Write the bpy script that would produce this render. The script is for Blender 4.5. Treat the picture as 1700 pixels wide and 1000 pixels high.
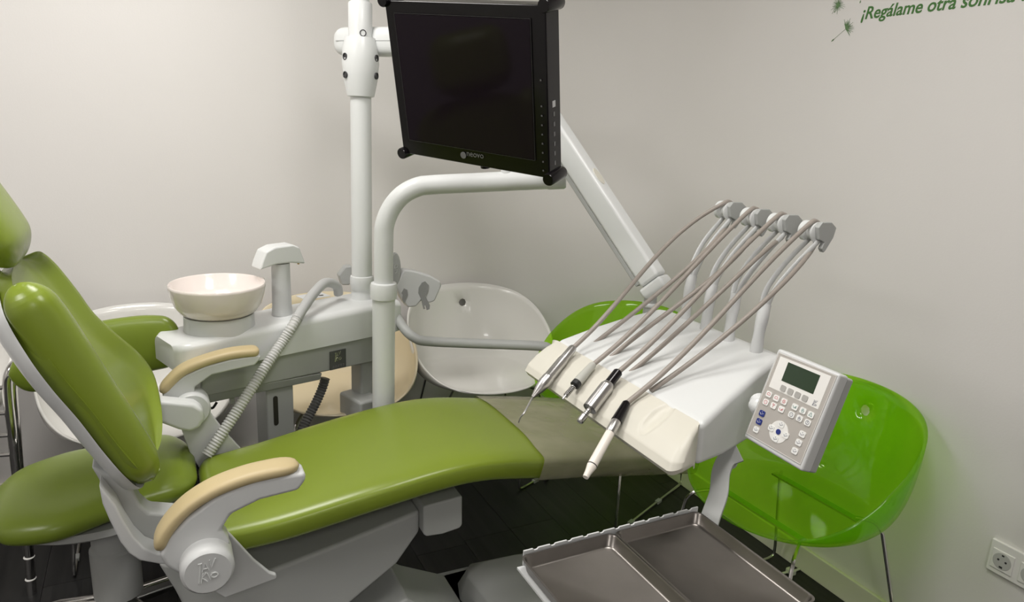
import bpy, bmesh, math, random
import numpy as np
from mathutils import Vector, Matrix
random.seed(4)
for o in list(bpy.data.objects): bpy.data.objects.remove(o)
sc = bpy.context.scene
col = sc.collection
V = Vector

# ------------------------------------------------------------------ camera
F_PX = 1180.0; CAM_H = 1.5
def _n(v): v = np.array(v, float); return v/np.linalg.norm(v)
_dn = _n([-219, 4639, F_PX]); _Y = _n([-606, -311, F_PX]); _Y = _n(_Y-_dn*(_Y@_dn)); _X = np.cross(_dn, _Y)
CAM = V((0, 0, CAM_H))
cd = bpy.data.cameras.new('camera'); cam = bpy.data.objects.new('camera', cd); col.objects.link(cam)
cd.lens = F_PX/1700*36; cd.sensor_width = 36; cd.clip_start = 0.02
m = Matrix.Identity(4)
for r, a in enumerate((_X, _Y, -_dn)):
    m[r][0] = a[0]; m[r][1] = -a[1]; m[r][2] = -a[2]
m.translation = CAM
cam.matrix_world = m
sc.camera = cam

# ------------------------------------------------------------------ world, lights, exposure
w = bpy.data.worlds.new('world'); sc.world = w; w.use_nodes = True
w.node_tree.nodes['Background'].inputs[0].default_value = (1, 1, 1, 1)
w.node_tree.nodes['Background'].inputs[1].default_value = 0.02
def area(name, loc, size, power, color=(1, .972, .945), sy=None):
    l = bpy.data.lights.new(name, 'AREA'); l.energy = power; l.color = color
    l.shape = 'RECTANGLE'; l.size = size; l.size_y = sy or size
    o = bpy.data.objects.new(name, l); col.objects.link(o); o.location = loc
    return o
ROOM_H = 2.62
LAMPS = [((-.1, 1.95, ROOM_H-.03), 20, 'square ceiling light panel above the dental seat'), ((.75, .85, ROOM_H-.03), 12, 'square ceiling light panel in the middle of the room'),
         ((-1.45, .9, ROOM_H-.03), 17, 'unseen square ceiling panel near the left wall, added as fill light'), ((-.3, -1.4, ROOM_H-.03), 17, 'unseen square ceiling panel near the front wall, added as fill light')]  # left and front panels are unseen extras, added for fill light
for p, e, _l in LAMPS: area('ceiling_panel_light', (p[0], p[1], p[2]-.012), .56, e)
sc.view_settings.view_transform = 'Standard'; sc.view_settings.look = 'None'
sc.view_settings.exposure = 0.04; sc.view_settings.gamma = 1.0; sc.view_settings.use_curve_mapping = False

# ------------------------------------------------------------------ pixel -> point on a plane
def ray(px, py):
    d = np.array([px-850, py-500, F_PX]); return V((float(d@_X), float(d@_Y), float(-(d@_dn))))
def PX(px, py, x): r = ray(px, py); return CAM+r*(x/r.x)
def PY(px, py, y): r = ray(px, py); return CAM+r*(y/r.y)
def PZ(px, py, z): r = ray(px, py); return CAM+r*((z-CAM_H)/r.z)
def PP(px, py, q, n):
    r = ray(px, py); return CAM+r*((q-CAM).dot(n)/r.dot(n))

# ------------------------------------------------------------------ materials
MATS = {}
def mat(name, c, rough=.5, metal=0., noise=0., nscale=8., bump=0., bscale=60., coat=0., spec=.5, trans=0., ior=1.45):
    if name in MATS: return MATS[name]
    mt = bpy.data.materials.new(name); mt.use_nodes = True; nt = mt.node_tree; b = nt.nodes['Principled BSDF']
    b.inputs['Base Color'].default_value = (*c, 1); b.inputs['Roughness'].default_value = rough
    b.inputs['Metallic'].default_value = metal; b.inputs['Coat Weight'].default_value = coat
    b.inputs['Specular IOR Level'].default_value = spec
    b.inputs['Transmission Weight'].default_value = trans; b.inputs['IOR'].default_value = ior
    tc = nt.nodes.new('ShaderNodeTexCoord')
    if noise:
        n = nt.nodes.new('ShaderNodeTexNoise'); n.inputs['Scale'].default_value = nscale; n.inputs['Detail'].default_value = 5
        nt.links.new(tc.outputs['Object'], n.inputs['Vector'])
        mx = nt.nodes.new('ShaderNodeMix'); mx.data_type = 'RGBA'
        mx.inputs['A'].default_value = (*[k*(1-noise) for k in c], 1); mx.inputs['B'].default_value = (*[min(1, k*(1+noise)) for k in c], 1)
        nt.links.new(n.outputs['Fac'], mx.inputs['Factor']); nt.links.new(mx.outputs['Result'], b.inputs['Base Color'])
    if bump:
        n = nt.nodes.new('ShaderNodeTexNoise'); n.inputs['Scale'].default_value = bscale; n.inputs['Detail'].default_value = 4
        nt.links.new(tc.outputs['Object'], n.inputs['Vector'])
        bp = nt.nodes.new('ShaderNodeBump'); bp.inputs['Strength'].default_value = bump; bp.inputs['Distance'].default_value = .002
        nt.links.new(n.outputs['Fac'], bp.inputs['Height']); nt.links.new(bp.outputs['Normal'], b.inputs['Normal'])
    MATS[name] = mt
    return mt
WALL = mat('wall_paint', (.735, .715, .695), .85, noise=.02, nscale=3, bump=.12, bscale=180, spec=.25)
CEIL = mat('ceiling_paint', (.8, .78, .75), .9)
BASEB = mat('baseboard_lacquer', (.74, .72, .62), .45)
WHITE = mat('white_lacquer', (.69, .705, .70), .3, noise=.015, coat=.1)
WHITE2 = mat('white_plastic', (.60, .61, .61), .38)
GREYP = mat('light_grey_plastic', (.40, .41, .40), .42)
MIDGREY = mat('mid_grey_plastic', (.28, .285, .28), .42)
CREAM = mat('ivory_plastic', (.63, .61, .535), .42, noise=.03, nscale=14)
CERAM = mat('bowl_ceramic', (.80, .73, .69), .15, coat=.4)
PAD = mat('aged_beige_pad', (.52, .42, .235), .45, noise=.14, nscale=7)
VINYL = mat('green_vinyl', (.195, .260, .027), .27, noise=.05, nscale=5, bump=.05, bscale=900)
VINYL2 = mat('green_stool_vinyl', (.165, .225, .024), .32, noise=.05, nscale=6, bump=.05, bscale=900)
CHROME = mat('chrome', (.62, .61, .6), .12, 1.)
STEEL = mat('brushed_steel', (.5, .49, .48), .28, 1.)
TRAYM = mat('worn_tray_steel', (.21, .195, .18), .33, 1., noise=.25, nscale=9, bump=.08, bscale=25)
BLACK = mat('black_gloss', (.005, .004, .005), .15, spec=.4)
BLACKM = mat('black_rubber', (.014, .014, .014), .5)
SCREEN = mat('dark_screen', (.010, .006, .010), .07, spec=.2)
HOSE = mat('taupe_hose', (.31, .275, .245), .42)
HOSEG = mat('grey_hose', (.45, .455, .45), .4)
HOSED = mat('dark_ribbed_hose', (.13, .13, .128), .5)
SHELLW = mat('white_shell', (.78, .77, .74), .22, coat=.3)
SHELLC = mat('cream_shell', (.80, .70, .50), .25, coat=.3)
LCD = mat('lcd_green', (.018, .04, .018), .15, coat=.5)
KEYW = mat('key_white', (.82, .82, .80), .4); KEYB = mat('key_blue', (.02, .035, .2), .4)
KEYG = mat('key_grey', (.40, .39, .37), .45)
FACEG = mat('panel_grey', (.43, .405, .375), .45); FACEW = mat('panel_white', (.80, .79, .76), .4)
RED = mat('icon_red', (.55, .03, .05), .5); TEAL = mat('icon_teal', (.02, .2, .18), .5); NAVY = mat('icon_navy', (.01, .02, .08), .5)
LETTER = mat('green_vinyl_lettering', (.055, .17, .035), .5)
SEEDM = mat('green_seed_print', (.12, .22, .09), .6)
GREYPRINT = mat('grey_print', (.12, .12, .12), .5); DARKPRINT = mat('dark_print', (.03, .03, .03), .5)
GOLDP = mat('pale_emblem', (.42, .44, .30), .3, .6)
def green_acrylic():
    mt = bpy.data.materials.new('green_translucent_acrylic'); mt.use_nodes = True; nt = mt.node_tree; nt.nodes.clear()
    out = nt.nodes.new('ShaderNodeOutputMaterial')
    tr = nt.nodes.new('ShaderNodeBsdfTransparent'); tr.inputs[0].default_value = (.71, .93, .25, 1)
    df = nt.nodes.new('ShaderNodeBsdfDiffuse'); df.inputs[0].default_value = (.46, .92, .03, 1)
    tl = nt.nodes.new('ShaderNodeBsdfTranslucent'); tl.inputs[0].default_value = (.48, .94, .03, 1)
    gl = nt.nodes.new('ShaderNodeBsdfGlossy'); gl.inputs['Roughness'].default_value = .05
    lw = nt.nodes.new('ShaderNodeLayerWeight'); lw.inputs[0].default_value = .5
    pw = nt.nodes.new('ShaderNodeMath'); pw.operation = 'POWER'; pw.inputs[1].default_value = 4.5; nt.links.new(lw.outputs['Facing'], pw.inputs[0])
    fr = nt.nodes.new('ShaderNodeMath'); fr.operation = 'MULTIPLY_ADD'; fr.inputs[1].default_value = .55; fr.inputs[2].default_value = .035; nt.links.new(pw.outputs[0], fr.inputs[0])
    a = nt.nodes.new('ShaderNodeMixShader'); a.inputs[0].default_value = .5
    nt.links.new(df.outputs[0], a.inputs[1]); nt.links.new(tl.outputs[0], a.inputs[2])
    b = nt.nodes.new('ShaderNodeMixShader'); b.inputs[0].default_value = .17
    nt.links.new(tr.outputs[0], b.inputs[1]); nt.links.new(a.outputs[0], b.inputs[2])
    c = nt.nodes.new('ShaderNodeMixShader')
    nt.links.new(fr.outputs[0], c.inputs[0]); nt.links.new(b.outputs[0], c.inputs[1]); nt.links.new(gl.outputs[0], c.inputs[2])
    nt.links.new(c.outputs[0], out.inputs[0])
    return mt
SHELLG = green_acrylic()
def clear_cover():
    mt = bpy.data.materials.new('smoky_clear_vinyl'); mt.use_nodes = True; nt = mt.node_tree; b = nt.nodes['Principled BSDF']
    b.inputs['Base Color'].default_value = (.44, .42, .30, 1); b.inputs['Roughness'].default_value = .22
    out = nt.nodes['Material Output']; tr = nt.nodes.new('ShaderNodeBsdfTransparent'); tr.inputs[0].default_value = (.85, .83, .75, 1)
    mx = nt.nodes.new('ShaderNodeMixShader'); n = nt.nodes.new('ShaderNodeTexNoise'); n.inputs['Scale'].default_value = 4
    mr = nt.nodes.new('ShaderNodeMapRange'); mr.inputs[1].default_value = .3; mr.inputs[2].default_value = .7; mr.inputs[3].default_value = .42; mr.inputs[4].default_value = .62
    nt.links.new(n.outputs[0], mr.inputs[0]); nt.links.new(mr.outputs[0], mx.inputs[0])
    bp = nt.nodes.new('ShaderNodeBump'); bp.inputs['Strength'].default_value = .25; bp.inputs['Distance'].default_value = .02
    n2 = nt.nodes.new('ShaderNodeTexNoise'); n2.inputs['Scale'].default_value = 6; nt.links.new(n2.outputs[0], bp.inputs['Height']); nt.links.new(bp.outputs[0], b.inputs['Normal'])
    nt.links.new(tr.outputs[0], mx.inputs[1]); nt.links.new(b.outputs[0], mx.inputs[2]); nt.links.new(mx.outputs[0], out.inputs[0])
    return mt
COVER = clear_cover()
def wood_floor():
    mt = bpy.data.materials.new('dark_stained_wood'); mt.use_nodes = True; nt = mt.node_tree; b = nt.nodes['Principled BSDF']
    tc = nt.nodes.new('ShaderNodeTexCoord'); mp = nt.nodes.new('ShaderNodeMapping'); mp.inputs['Scale'].default_value = (28, 1.6, 1)
    oi = nt.nodes.new('ShaderNodeObjectInfo'); ad = nt.nodes.new('ShaderNodeVectorMath'); ad.operation = 'ADD'
    sclv = nt.nodes.new('ShaderNodeVectorMath'); sclv.operation = 'SCALE'; sclv.inputs['Scale'].default_value = 37
    cb = nt.nodes.new('ShaderNodeCombineXYZ')
    for k in range(3): nt.links.new(oi.outputs['Random'], cb.inputs[k])
    nt.links.new(cb.outputs[0], sclv.inputs[0]); nt.links.new(tc.outputs['Object'], mp.inputs[0]); nt.links.new(mp.outputs[0], ad.inputs[0]); nt.links.new(sclv.outputs[0], ad.inputs[1])
    n = nt.nodes.new('ShaderNodeTexNoise'); n.inputs['Scale'].default_value = 1; n.inputs['Detail'].default_value = 8; n.inputs['Distortion'].default_value = .6
    nt.links.new(ad.outputs[0], n.inputs[0])
    cr = nt.nodes.new('ShaderNodeValToRGB'); e = cr.color_ramp.elements
    e[0].position = .35; e[0].color = (.004, .004, .0045, 1); e[1].position = .75; e[1].color = (.019, .0185, .018, 1)
    nt.links.new(n.outputs[0], cr.inputs[0]); nt.links.new(cr.outputs[0], b.inputs['Base Color'])
    b.inputs['Roughness'].default_value = .48
    return mt
WOOD = wood_floor()

# ------------------------------------------------------------------ builders
def root_of(o):
    while o.parent: o = o.parent
    return o
class MB:
    def __init__(s): s.v = []; s.f = []
    def add(s, vs, fs):
        o = len(s.v); s.v += [V(p) for p in vs]; s.f += [[i+o for i in f] for f in fs]; return s
    def box(s, c, size, ax=None):
        c = V(c); a = ax or (V((1, 0, 0)), V((0, 1, 0)), V((0, 0, 1))); h = [k/2 for k in size]
        vs = [c+a[0]*h[0]*i+a[1]*h[1]*j+a[2]*h[2]*k for i in (-1, 1) for j in (-1, 1) for k in (-1, 1)]
        return s.add(vs, [(0, 1, 3, 2), (4, 6, 7, 5), (0, 4, 5, 1), (2, 3, 7, 6), (0, 2, 6, 4), (1, 5, 7, 3)])
    def rings(s, rings, cap=True, closed=False):
        n = len(rings[0]); vs = [p for r in rings for p in r]; fs = []
        m_ = len(rings)
        for i in range(m_ if closed else m_-1):
            j2 = (i+1) % m_
            for k in range(n): fs.append((i*n+k, i*n+(k+1) % n, j2*n+(k+1) % n, j2*n+k))
        if cap and not closed: fs.append(tuple(range(n))[::-1]); fs.append(tuple((m_-1)*n+k for k in range(n)))
        return s.add(vs, fs)
    def tube(s, path, r, n=14, cap=True):
        path = [V(p) for p in path]; R = r if isinstance(r, (list, tuple)) else [r]*len(path)
        T = [(path[min(i+1, len(path)-1)]-path[max(i-1, 0)]).normalized() for i in range(len(path))]
        u = T[0].orthogonal().normalized(); rg = []
        for p, t, rr in zip(path, T, R):
            u = (u-t*u.dot(t)).normalized(); v = t.cross(u)
            rg.append([p+(u*math.cos(2*math.pi*k/n)+v*math.sin(2*math.pi*k/n))*rr for k in range(n)])
        return s.rings(rg, cap)
    def lathe(s, prof, o, ax=(0, 0, 1), n=32, sx=1., up=None):
        o = V(o); ax = V(ax).normalized(); u = (up and V(up).normalized()) or ax.orthogonal().normalized(); v = ax.cross(u)
        return s.rings([[o+ax*z+(u*math.cos(2*math.pi*k/n)*sx+v*math.sin(2*math.pi*k/n))*max(r, 1e-4) for k in range(n)] for r, z in prof])
    def ext(s, poly, off):
        poly = [V(p) for p in poly]; off = V(off); n = len(poly)
        return s.add(poly+[p+off for p in poly], [tuple(range(n))[::-1], tuple(range(n, 2*n))]+[(k, (k+1) % n, n+(k+1) % n, n+k) for k in range(n)])
    def build(s, name, mt, parent=None, bevel=0., ang=40, seg=3, sub=0, local=False, kind=None):
        me = bpy.data.meshes.new(name); off = V((0, 0, 0)) if (local or not parent) else root_of(parent).location
        me.from_pydata([p-off for p in s.v], [], s.f); me.validate(); me.update()
        bm = bmesh.new(); bm.from_mesh(me); bmesh.ops.recalc_face_normals(bm, faces=bm.faces); bm.to_mesh(me); bm.free()
        me.polygons.foreach_set('use_smooth', [True]*len(me.polygons))
        me.set_sharp_from_angle(angle=math.radians(ang))
        me.materials.append(mt)
        o = bpy.data.objects.new(name, me); col.objects.link(o); o.parent = parent
        if bevel:
            b = o.modifiers.new('bevel', 'BEVEL'); b.width = bevel; b.segments = seg; b.limit_method = 'ANGLE'; b.angle_limit = math.radians(35); b.harden_normals = False
            me.set_sharp_from_angle(angle=math.radians(180))
            wn = o.modifiers.new('wn', 'WEIGHTED_NORMAL'); wn.keep_sharp = True
        if sub:
            b = o.modifiers.new('sub', 'SUBSURF'); b.levels = sub; b.render_levels = sub
        if kind: o['kind'] = kind
        return o
def tag(o, label, cat, group=None):
    o['label'] = label; o['category'] = cat
    if group: o['group'] = group
    return o
def thing(name, loc, label, cat, group=None, rz=0):
    o = bpy.data.objects.new(name, None); col.objects.link(o); o.location = loc; o.rotation_euler.z = rz; o.empty_display_size = .05
    return tag(o, label, cat, group)
def spline(pts, m_=8):
    pts = [V(p) if not isinstance(p, np.ndarray) else p for p in pts]; out = []
    n = len(pts)
    for i in range(n-1):
        p0 = pts[max(i-1, 0)]; p1 = pts[i]; p2 = pts[i+1]; p3 = pts[min(i+2, n-1)]
        for k in range(m_):
            t = k/m_; out.append(.5*((2*p1)+(p2-p0)*t+(2*p0-5*p1+4*p2-p3)*t*t+(3*p1-p0-3*p2+p3)*t**3))
    out.append(pts[-1]); return out
def spow(x, e): return math.copysign(abs(x)**e, x)
def cushion(st, ex=3.2, n=40, m_=8, er=.05):
    """st: list of 9-vectors centre(3), half width vec(3), half thickness vec(3); rounded at both ends over length er"""
    S = spline([np.array(a, float) for a in st], m_)
    d = [0.]
    for a, b in zip(S, S[1:]): d.append(d[-1]+np.linalg.norm(b[:3]-a[:3]))
    L = d[-1]
    dense = []
    ts = sorted(set([L*k/60 for k in range(61)]+[er*(1-math.cos(k*math.pi/16)) for k in range(9)]+[L-er*(1-math.cos(k*math.pi/16)) for k in range(9)]))
    rg = []
    for t in ts:
        t = min(max(t, 0), L); i = max(0, min(len(d)-2, int(np.searchsorted(d, t))-1)); f = (t-d[i])/max(d[i+1]-d[i], 1e-9)
        a = S[i]*(1-f)+S[i+1]*f
        e = min(t, L-t); q = 1. if e >= er else math.sqrt(max(1-(1-e/er)**2, 1e-4))
        hw = np.linalg.norm(a[3:6]); A = a[3:6]*(max(hw-er*(1-q), .002)/max(hw, 1e-6)); B = a[6:9]*max(q, .02)
        rg.append([V(a[:3]+A*spow(math.cos(2*math.pi*k/n), 2/ex)+B*spow(math.sin(2*math.pi*k/n), 2/ex)) for k in range(n)])
    return rg
def arc(c, r, a0, a1, n): return [(c[0]+r*math.cos(a0+(a1-a0)*k/n), c[1]+r*math.sin(a0+(a1-a0)*k/n)) for k in range(n+1)]
def text_mesh(name, body, size, mt, ext=.0006, shear=0., align='LEFT', bold=0.):
    cu = bpy.data.curves.new(name, 'FONT'); cu.body = body; cu.size = size; cu.extrude = ext; cu.shear = shear; cu.align_x = align; cu.offset = bold; cu.resolution_u = 3
    o = bpy.data.objects.new(name, cu); col.objects.link(o); bpy.context.view_layer.update()
    me = bpy.data.meshes.new_from_object(o.evaluated_get(bpy.context.evaluated_depsgraph_get())); bpy.data.objects.remove(o)
    me.materials.clear(); me.materials.append(mt)
    o = bpy.data.objects.new(name, me); col.objects.link(o); return o
def frame(o, org, r, u, n, parent=None):
    """place an object built in the xy plane at org with axes r (x), u (y), n (z)"""
    mw = Matrix.Identity(4)
    for k, a in enumerate((r, u, n)):
        for i in range(3): mw[i][k] = a[i]
    mw.translation = V(org)-(root_of(parent).location if parent else V((0, 0, 0)))
    o.matrix_basis = mw; o.parent = parent; return o

# ------------------------------------------------------------------ the room
XR, YB, XL, YF = 1.974, 3.0, -2.3, -2.2
RC = .7   # radius of the rounded room corner
def struct(o): o['kind'] = 'structure'; return o
fl = struct(MB().box(((XR+XL)/2, (YB+YF)/2, -.03), (XR-XL, YB-YF, .05)).build('floor', mat('subfloor', (.004, .004, .004), .8)))
pm = {}
PW = .19
nx = int((XR-XL)/PW)+1
for i in range(nx):
    x0 = XL+i*PW; x1 = min(x0+PW, XR)
    if x1-x0 < .02: continue
    y = YF-random.random()*1.0
    while y < YB:
        y0 = max(y, YF); y1 = min(y+1.28, YB); y += 1.28
        if y1-y0 < .03: continue
        MB().box((0, 0, 0), (x1-x0-.0016, y1-y0-.0016, .006)).build('plank', WOOD, fl, local=True).location = ((x0+x1)/2, (y0+y1)/2, -.003)
struct(MB().box(((XR+XL)/2, (YB+YF)/2, ROOM_H+.05), (XR-XL+.2, YB-YF+.2, .1)).build('ceiling', CEIL))
struct(MB().box(((XR-RC+XL)/2-.05, YB+.05, ROOM_H/2), (XR-RC-XL+.1, .1, ROOM_H)).build('wall_back', WALL))
struct(MB().box((XR+.05, (YB-RC+YF)/2, ROOM_H/2), (.1, YB-RC-YF, ROOM_H)).build('wall_right', WALL))
def curved(r0, r1, z0, z1, name, m_):
    c = (XR-RC, YB-RC); N = 40; rg = []
    for k in range(N+1):
        a = math.pi/2*k/N; d = V((math.cos(a), math.sin(a), 0)); o = V((c[0], c[1], 0))
        rg.append([o+d*r0+ez0*z0, o+d*r1+ez0*z0, o+d*r1+ez0*z1, o+d*r0+ez0*z1])
    return struct(MB().rings(rg).build(name, m_))
ez0 = V((0, 0, 1))
curved(RC, RC+.1, 0, ROOM_H, 'wall_corner', WALL)
curved(RC-.014, RC, 0, .09, 'baseboard_corner', BASEB)
struct(MB().box((XL-.05, (YB+YF)/2, ROOM_H/2), (.1, YB-YF, ROOM_H)).build('wall_left', WALL))
struct(MB().box(((XR+XL)/2, YF-.05, ROOM_H/2), (XR-XL+.2, .1, ROOM_H)).build('wall_front', WALL))
struct(MB().box((XR-.007, (YB-RC+YF)/2, .045), (.014, YB-RC-YF, .09)).build('baseboard_right', BASEB, bevel=.003))
struct(MB().box(((XR-RC+XL)/2, YB-.007, .045), (XR-RC-XL, .014, .09)).build('baseboard_back', BASEB, bevel=.003))
def emis():
    mt = bpy.data.materials.new('panel_diffuser'); mt.use_nodes = True; b = mt.node_tree.nodes['Principled BSDF']
    b.inputs['Base Color'].default_value = (.8, .8, .8, 1); b.inputs['Emission Color'].default_value = (1, .965, .9, 1); b.inputs['Emission Strength'].default_value = 4.0
    return mt
EM = emis()
for p, e, _l in LAMPS:
    t = thing('ceiling_light', (p[0], p[1], ROOM_H-.03), _l, 'ceiling light', 'ceiling light panels')
    fr = MB(); 
    for sx, sy, cx, cy in ((.62, .02, 0, .3), (.62, .02, 0, -.3), (.02, .58, .3, 0), (.02, .58, -.3, 0)): fr.box((cx, cy, .013), (sx, sy, .034))
    fr.build('frame', WHITE2, t, local=True)
    MB().box((0, 0, .015), (.58, .58, .02)).build('diffuser', EM, t, local=True)

# ------------------------------------------------------------------ tub chairs
def shell_mesh():
    NT, NS = 96, 30
    z0 = .425
    def pt(i, j):
        th = 2*math.pi*i/NT; s = j/NS
        c, sn = math.cos(th), math.sin(th)          # th = pi/2 is the back (+y), -pi/2 the front
        b = (sn+1)/2                                  # 1 back, 0 front
        k = min(1, max(0, (b-.02)/.88)); k = k*k*(3-2*k)
        zr = .455+.305*(.45*k+.55*b)
        a = .312; d = .275 if sn > 0 else .275
        ex = 2.15
        rx = a*spow(c, 2/ex); ry = d*spow(sn, 2/ex)
        g = s**.72 if s < 1 else 1
        rr = 1-(1-s)**2.2
        hh = 0 if s < .42 else ((s-.42)/.58)**1.75
        x = rx*rr; y = ry*rr
        z = z0+.012*(abs(rr))**2+(zr-z0-.012)*hh
        if sn < 0: z += -.018*(s**6)*(-sn)
        if sn > 0: y += .035*hh*sn
        return V((x, y, z))
    vs = [V((0, 0, z0))]; fs = []
    idx = lambda i, j: 1+(j-1)*NT+(i % NT)
    for j in range(1, NS+1):
        for i in range(NT): vs.append(pt(i, j))
    hi, hj = NT//4, 27
    for i in range(NT):
        fs.append((0, idx(i, 1), idx(i+1, 1)))
        for j in range(1, NS):
            di = (i-hi) if i < NT*3/4 else i-NT-hi
            if -1 <= di < 1 and hj-1 <= j < hj+1: continue
            fs.append((idx(i, j), idx(i, j+1), idx(i+1, j+1), idx(i+1, j)))
    c = pt(hi, hj); e1 = V((-1, 0, 0)); e2 = (pt(hi, hj+1)-pt(hi, hj-1)).normalized()
    for (a, b) in [(a, b) for a in range(-1, 2) for b in range(-1, 2) if max(abs(a), abs(b)) == 1]:
        q = math.atan2(b, a); lA = (pt(hi+.5, hj)-pt(hi-.5, hj)).length; lB = (pt(hi, hj+.5)-pt(hi, hj-.5)).length
        nn = pt(hi+math.cos(q)*.018/lA, hj+math.sin(q)*.018/lB)
        vs[idx(hi+a, hj+b)] = nn
    ring = c
    return vs, fs
SV, SF = shell_mesh()
SHELLS = {}
def tub_chair(loc, rz, shell, label, group, name='tub_chair'):
    t = thing(name, loc, label, 'chair', group, rz)
    key = shell.name
    if key not in SHELLS:
        me = bpy.data.meshes.new('shell'); me.from_pydata(SV, [], SF); me.update()
        me.polygons.foreach_set('use_smooth', [True]*len(me.polygons)); me.materials.append(shell); SHELLS[key] = me
    o = bpy.data.objects.new('shell', SHELLS[key]); col.objects.link(o); o.parent = t
    sol = o.modifiers.new('solid', 'SOLIDIFY'); sol.thickness = .008; sol.offset = 0
    for sx in (-1, 1):
        if ('leg', sx) not in SHELLS:
            p = spline([(sx*.15, -.12, .412), (sx*.19, -.19, .40), (sx*.205, -.215, .37)], 4)+spline([(sx*.232, -.262, .06), (sx*.235, -.262, .016), (sx*.236, -.235, .006)], 4)
            p += spline([(sx*.236, .25, .006), (sx*.235, .277, .016), (sx*.232, .275, .06)], 4)+spline([(sx*.19, .19, .37), (sx*.17, .17, .402), (sx*.14, .12, .415)], 4)
            o = MB().tube(p, .0055, 8).build('sled_leg', CHROME, t, local=True); SHELLS[('leg', sx)] = o.data
            for gy in (.07, -.15):
                g = MB().box((sx*.236, gy, .006), (.016, .03, .012)).build('glide', GREYP, o, local=True); SHELLS[('glide', sx, gy)] = g.data
        else:
            o = bpy.data.objects.new('sled_leg', SHELLS[('leg', sx)]); col.objects.link(o); o.parent = t
            for gy in (.07, -.15):
                g = bpy.data.objects.new('glide', SHELLS[('glide', sx, gy)]); col.objects.link(g); g.parent = o
    for gy in (-.12, .12):
        if ('fr', gy) not in SHELLS:
            o = MB().rings([[V((x, gy+y, z)) for x, y in [(-.16, -.012), (.16, -.012), (.16, .012), (-.16, .012)]] for z in (.408, .414)]).build('seat_bracket', CHROME, t, local=True); SHELLS[('fr', gy)] = o.data
        else:
            o = bpy.data.objects.new('seat_bracket', SHELLS[('fr', gy)]); col.objects.link(o); o.parent = t
    return t
G = 'tub chairs along the walls'
tub_chair((1.22, 2.66, 0), math.radians(-6), SHELLW, 'white plastic tub chair by the back wall, under the grey bent tube arm', G)
tub_chair((.60, 2.66, 0), 0, SHELLC, 'cream plastic tub chair half hidden behind the spittoon unit', G)
tub_chair((-.08, 2.66, 0), 0, SHELLW, 'white plastic tub chair behind the green stool and dental backrest', G)
tub_chair((1.655, 1.34, 0), math.radians(-88), SHELLG, 'translucent green tub chair beside the keypad and wall socket', G)
tub_chair((1.615, 2.25, 0), math.radians(-66), SHELLG, 'translucent green tub chair mostly hidden behind the instrument table', G)

# ------------------------------------------------------------------ dental chair
chair = thing('dental_chair', (.6, 1.85, 0), 'green vinyl reclining dental chair with white frame and beige armrests', 'dental chair')
YN, YFAR = 1.60, 2.10
ex_, ey_, ez_ = V((1, 0, 0)), V((0, 1, 0)), V((0, 0, 1))
def seat_st(x, zt, yn=YN, yf=YFAR, th=.085, nx=0.):
    up = V((-nx, 0, 1)).normalized()
    c = V((x, (yn+yf)/2, zt))-up*th/2
    return [*c, 0, (yf-yn)/2, 0, *(up*th/2)]
SEAT = [seat_st(.055, .510, 1.655, 2.10, .085, .12), seat_st(.22, .535, 1.625, 2.10, .09, .17), seat_st(.45, .578, 1.605, 2.10, .09, .18), seat_st(.64, .604, 1.60, 2.10, .09, .09),
        seat_st(.78, .606, 1.60, 2.10, .092, -.05), seat_st(.95, .582, 1.60, 2.10, .094, -.14), seat_st(1.15, .550, 1.61, 2.09, .09, -.17), seat_st(1.36, .512, 1.62, 2.08, .085, -.18), seat_st(1.515, .483, 1.63, 2.06, .082, -.18)]
MB().rings(cushion(SEAT, 4.2, 48, er=.045)).build('seat_cushion', VINYL, chair, ang=60)
# clear sleeve over the foot end
CV = []
for x, zt, th in [(.945, .589, .107), (1.05, .573, .104), (1.15, .557, .103), (1.36, .519, .099), (1.53, .487, .095)]:
    CV.append(seat_st(x, zt, 1.594, 2.106, th, -.17))
def cover_rings():
    S = spline([np.array(a) for a in CV], 8); n = 64; rg = []
    for i, a in enumerate(S):
        r = []
        for k in range(n):
            an = 2*math.pi*k/n; cw = spow(math.cos(an), 2/4.4); sw = spow(math.sin(an), 2/4.4)
            p = V(a[:3]+a[3:6]*cw+a[6:9]*sw)
            if i < 8: p.x += .004*math.sin(an*5)*(1-i/8)
            r.append(p)
        rg.append(r)
    return rg
o = MB().rings(cover_rings(), cap=False).build('foot_cover', COVER, chair, ang=60); o['label'] = 'smoky clear plastic sleeve over the foot end'
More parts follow.
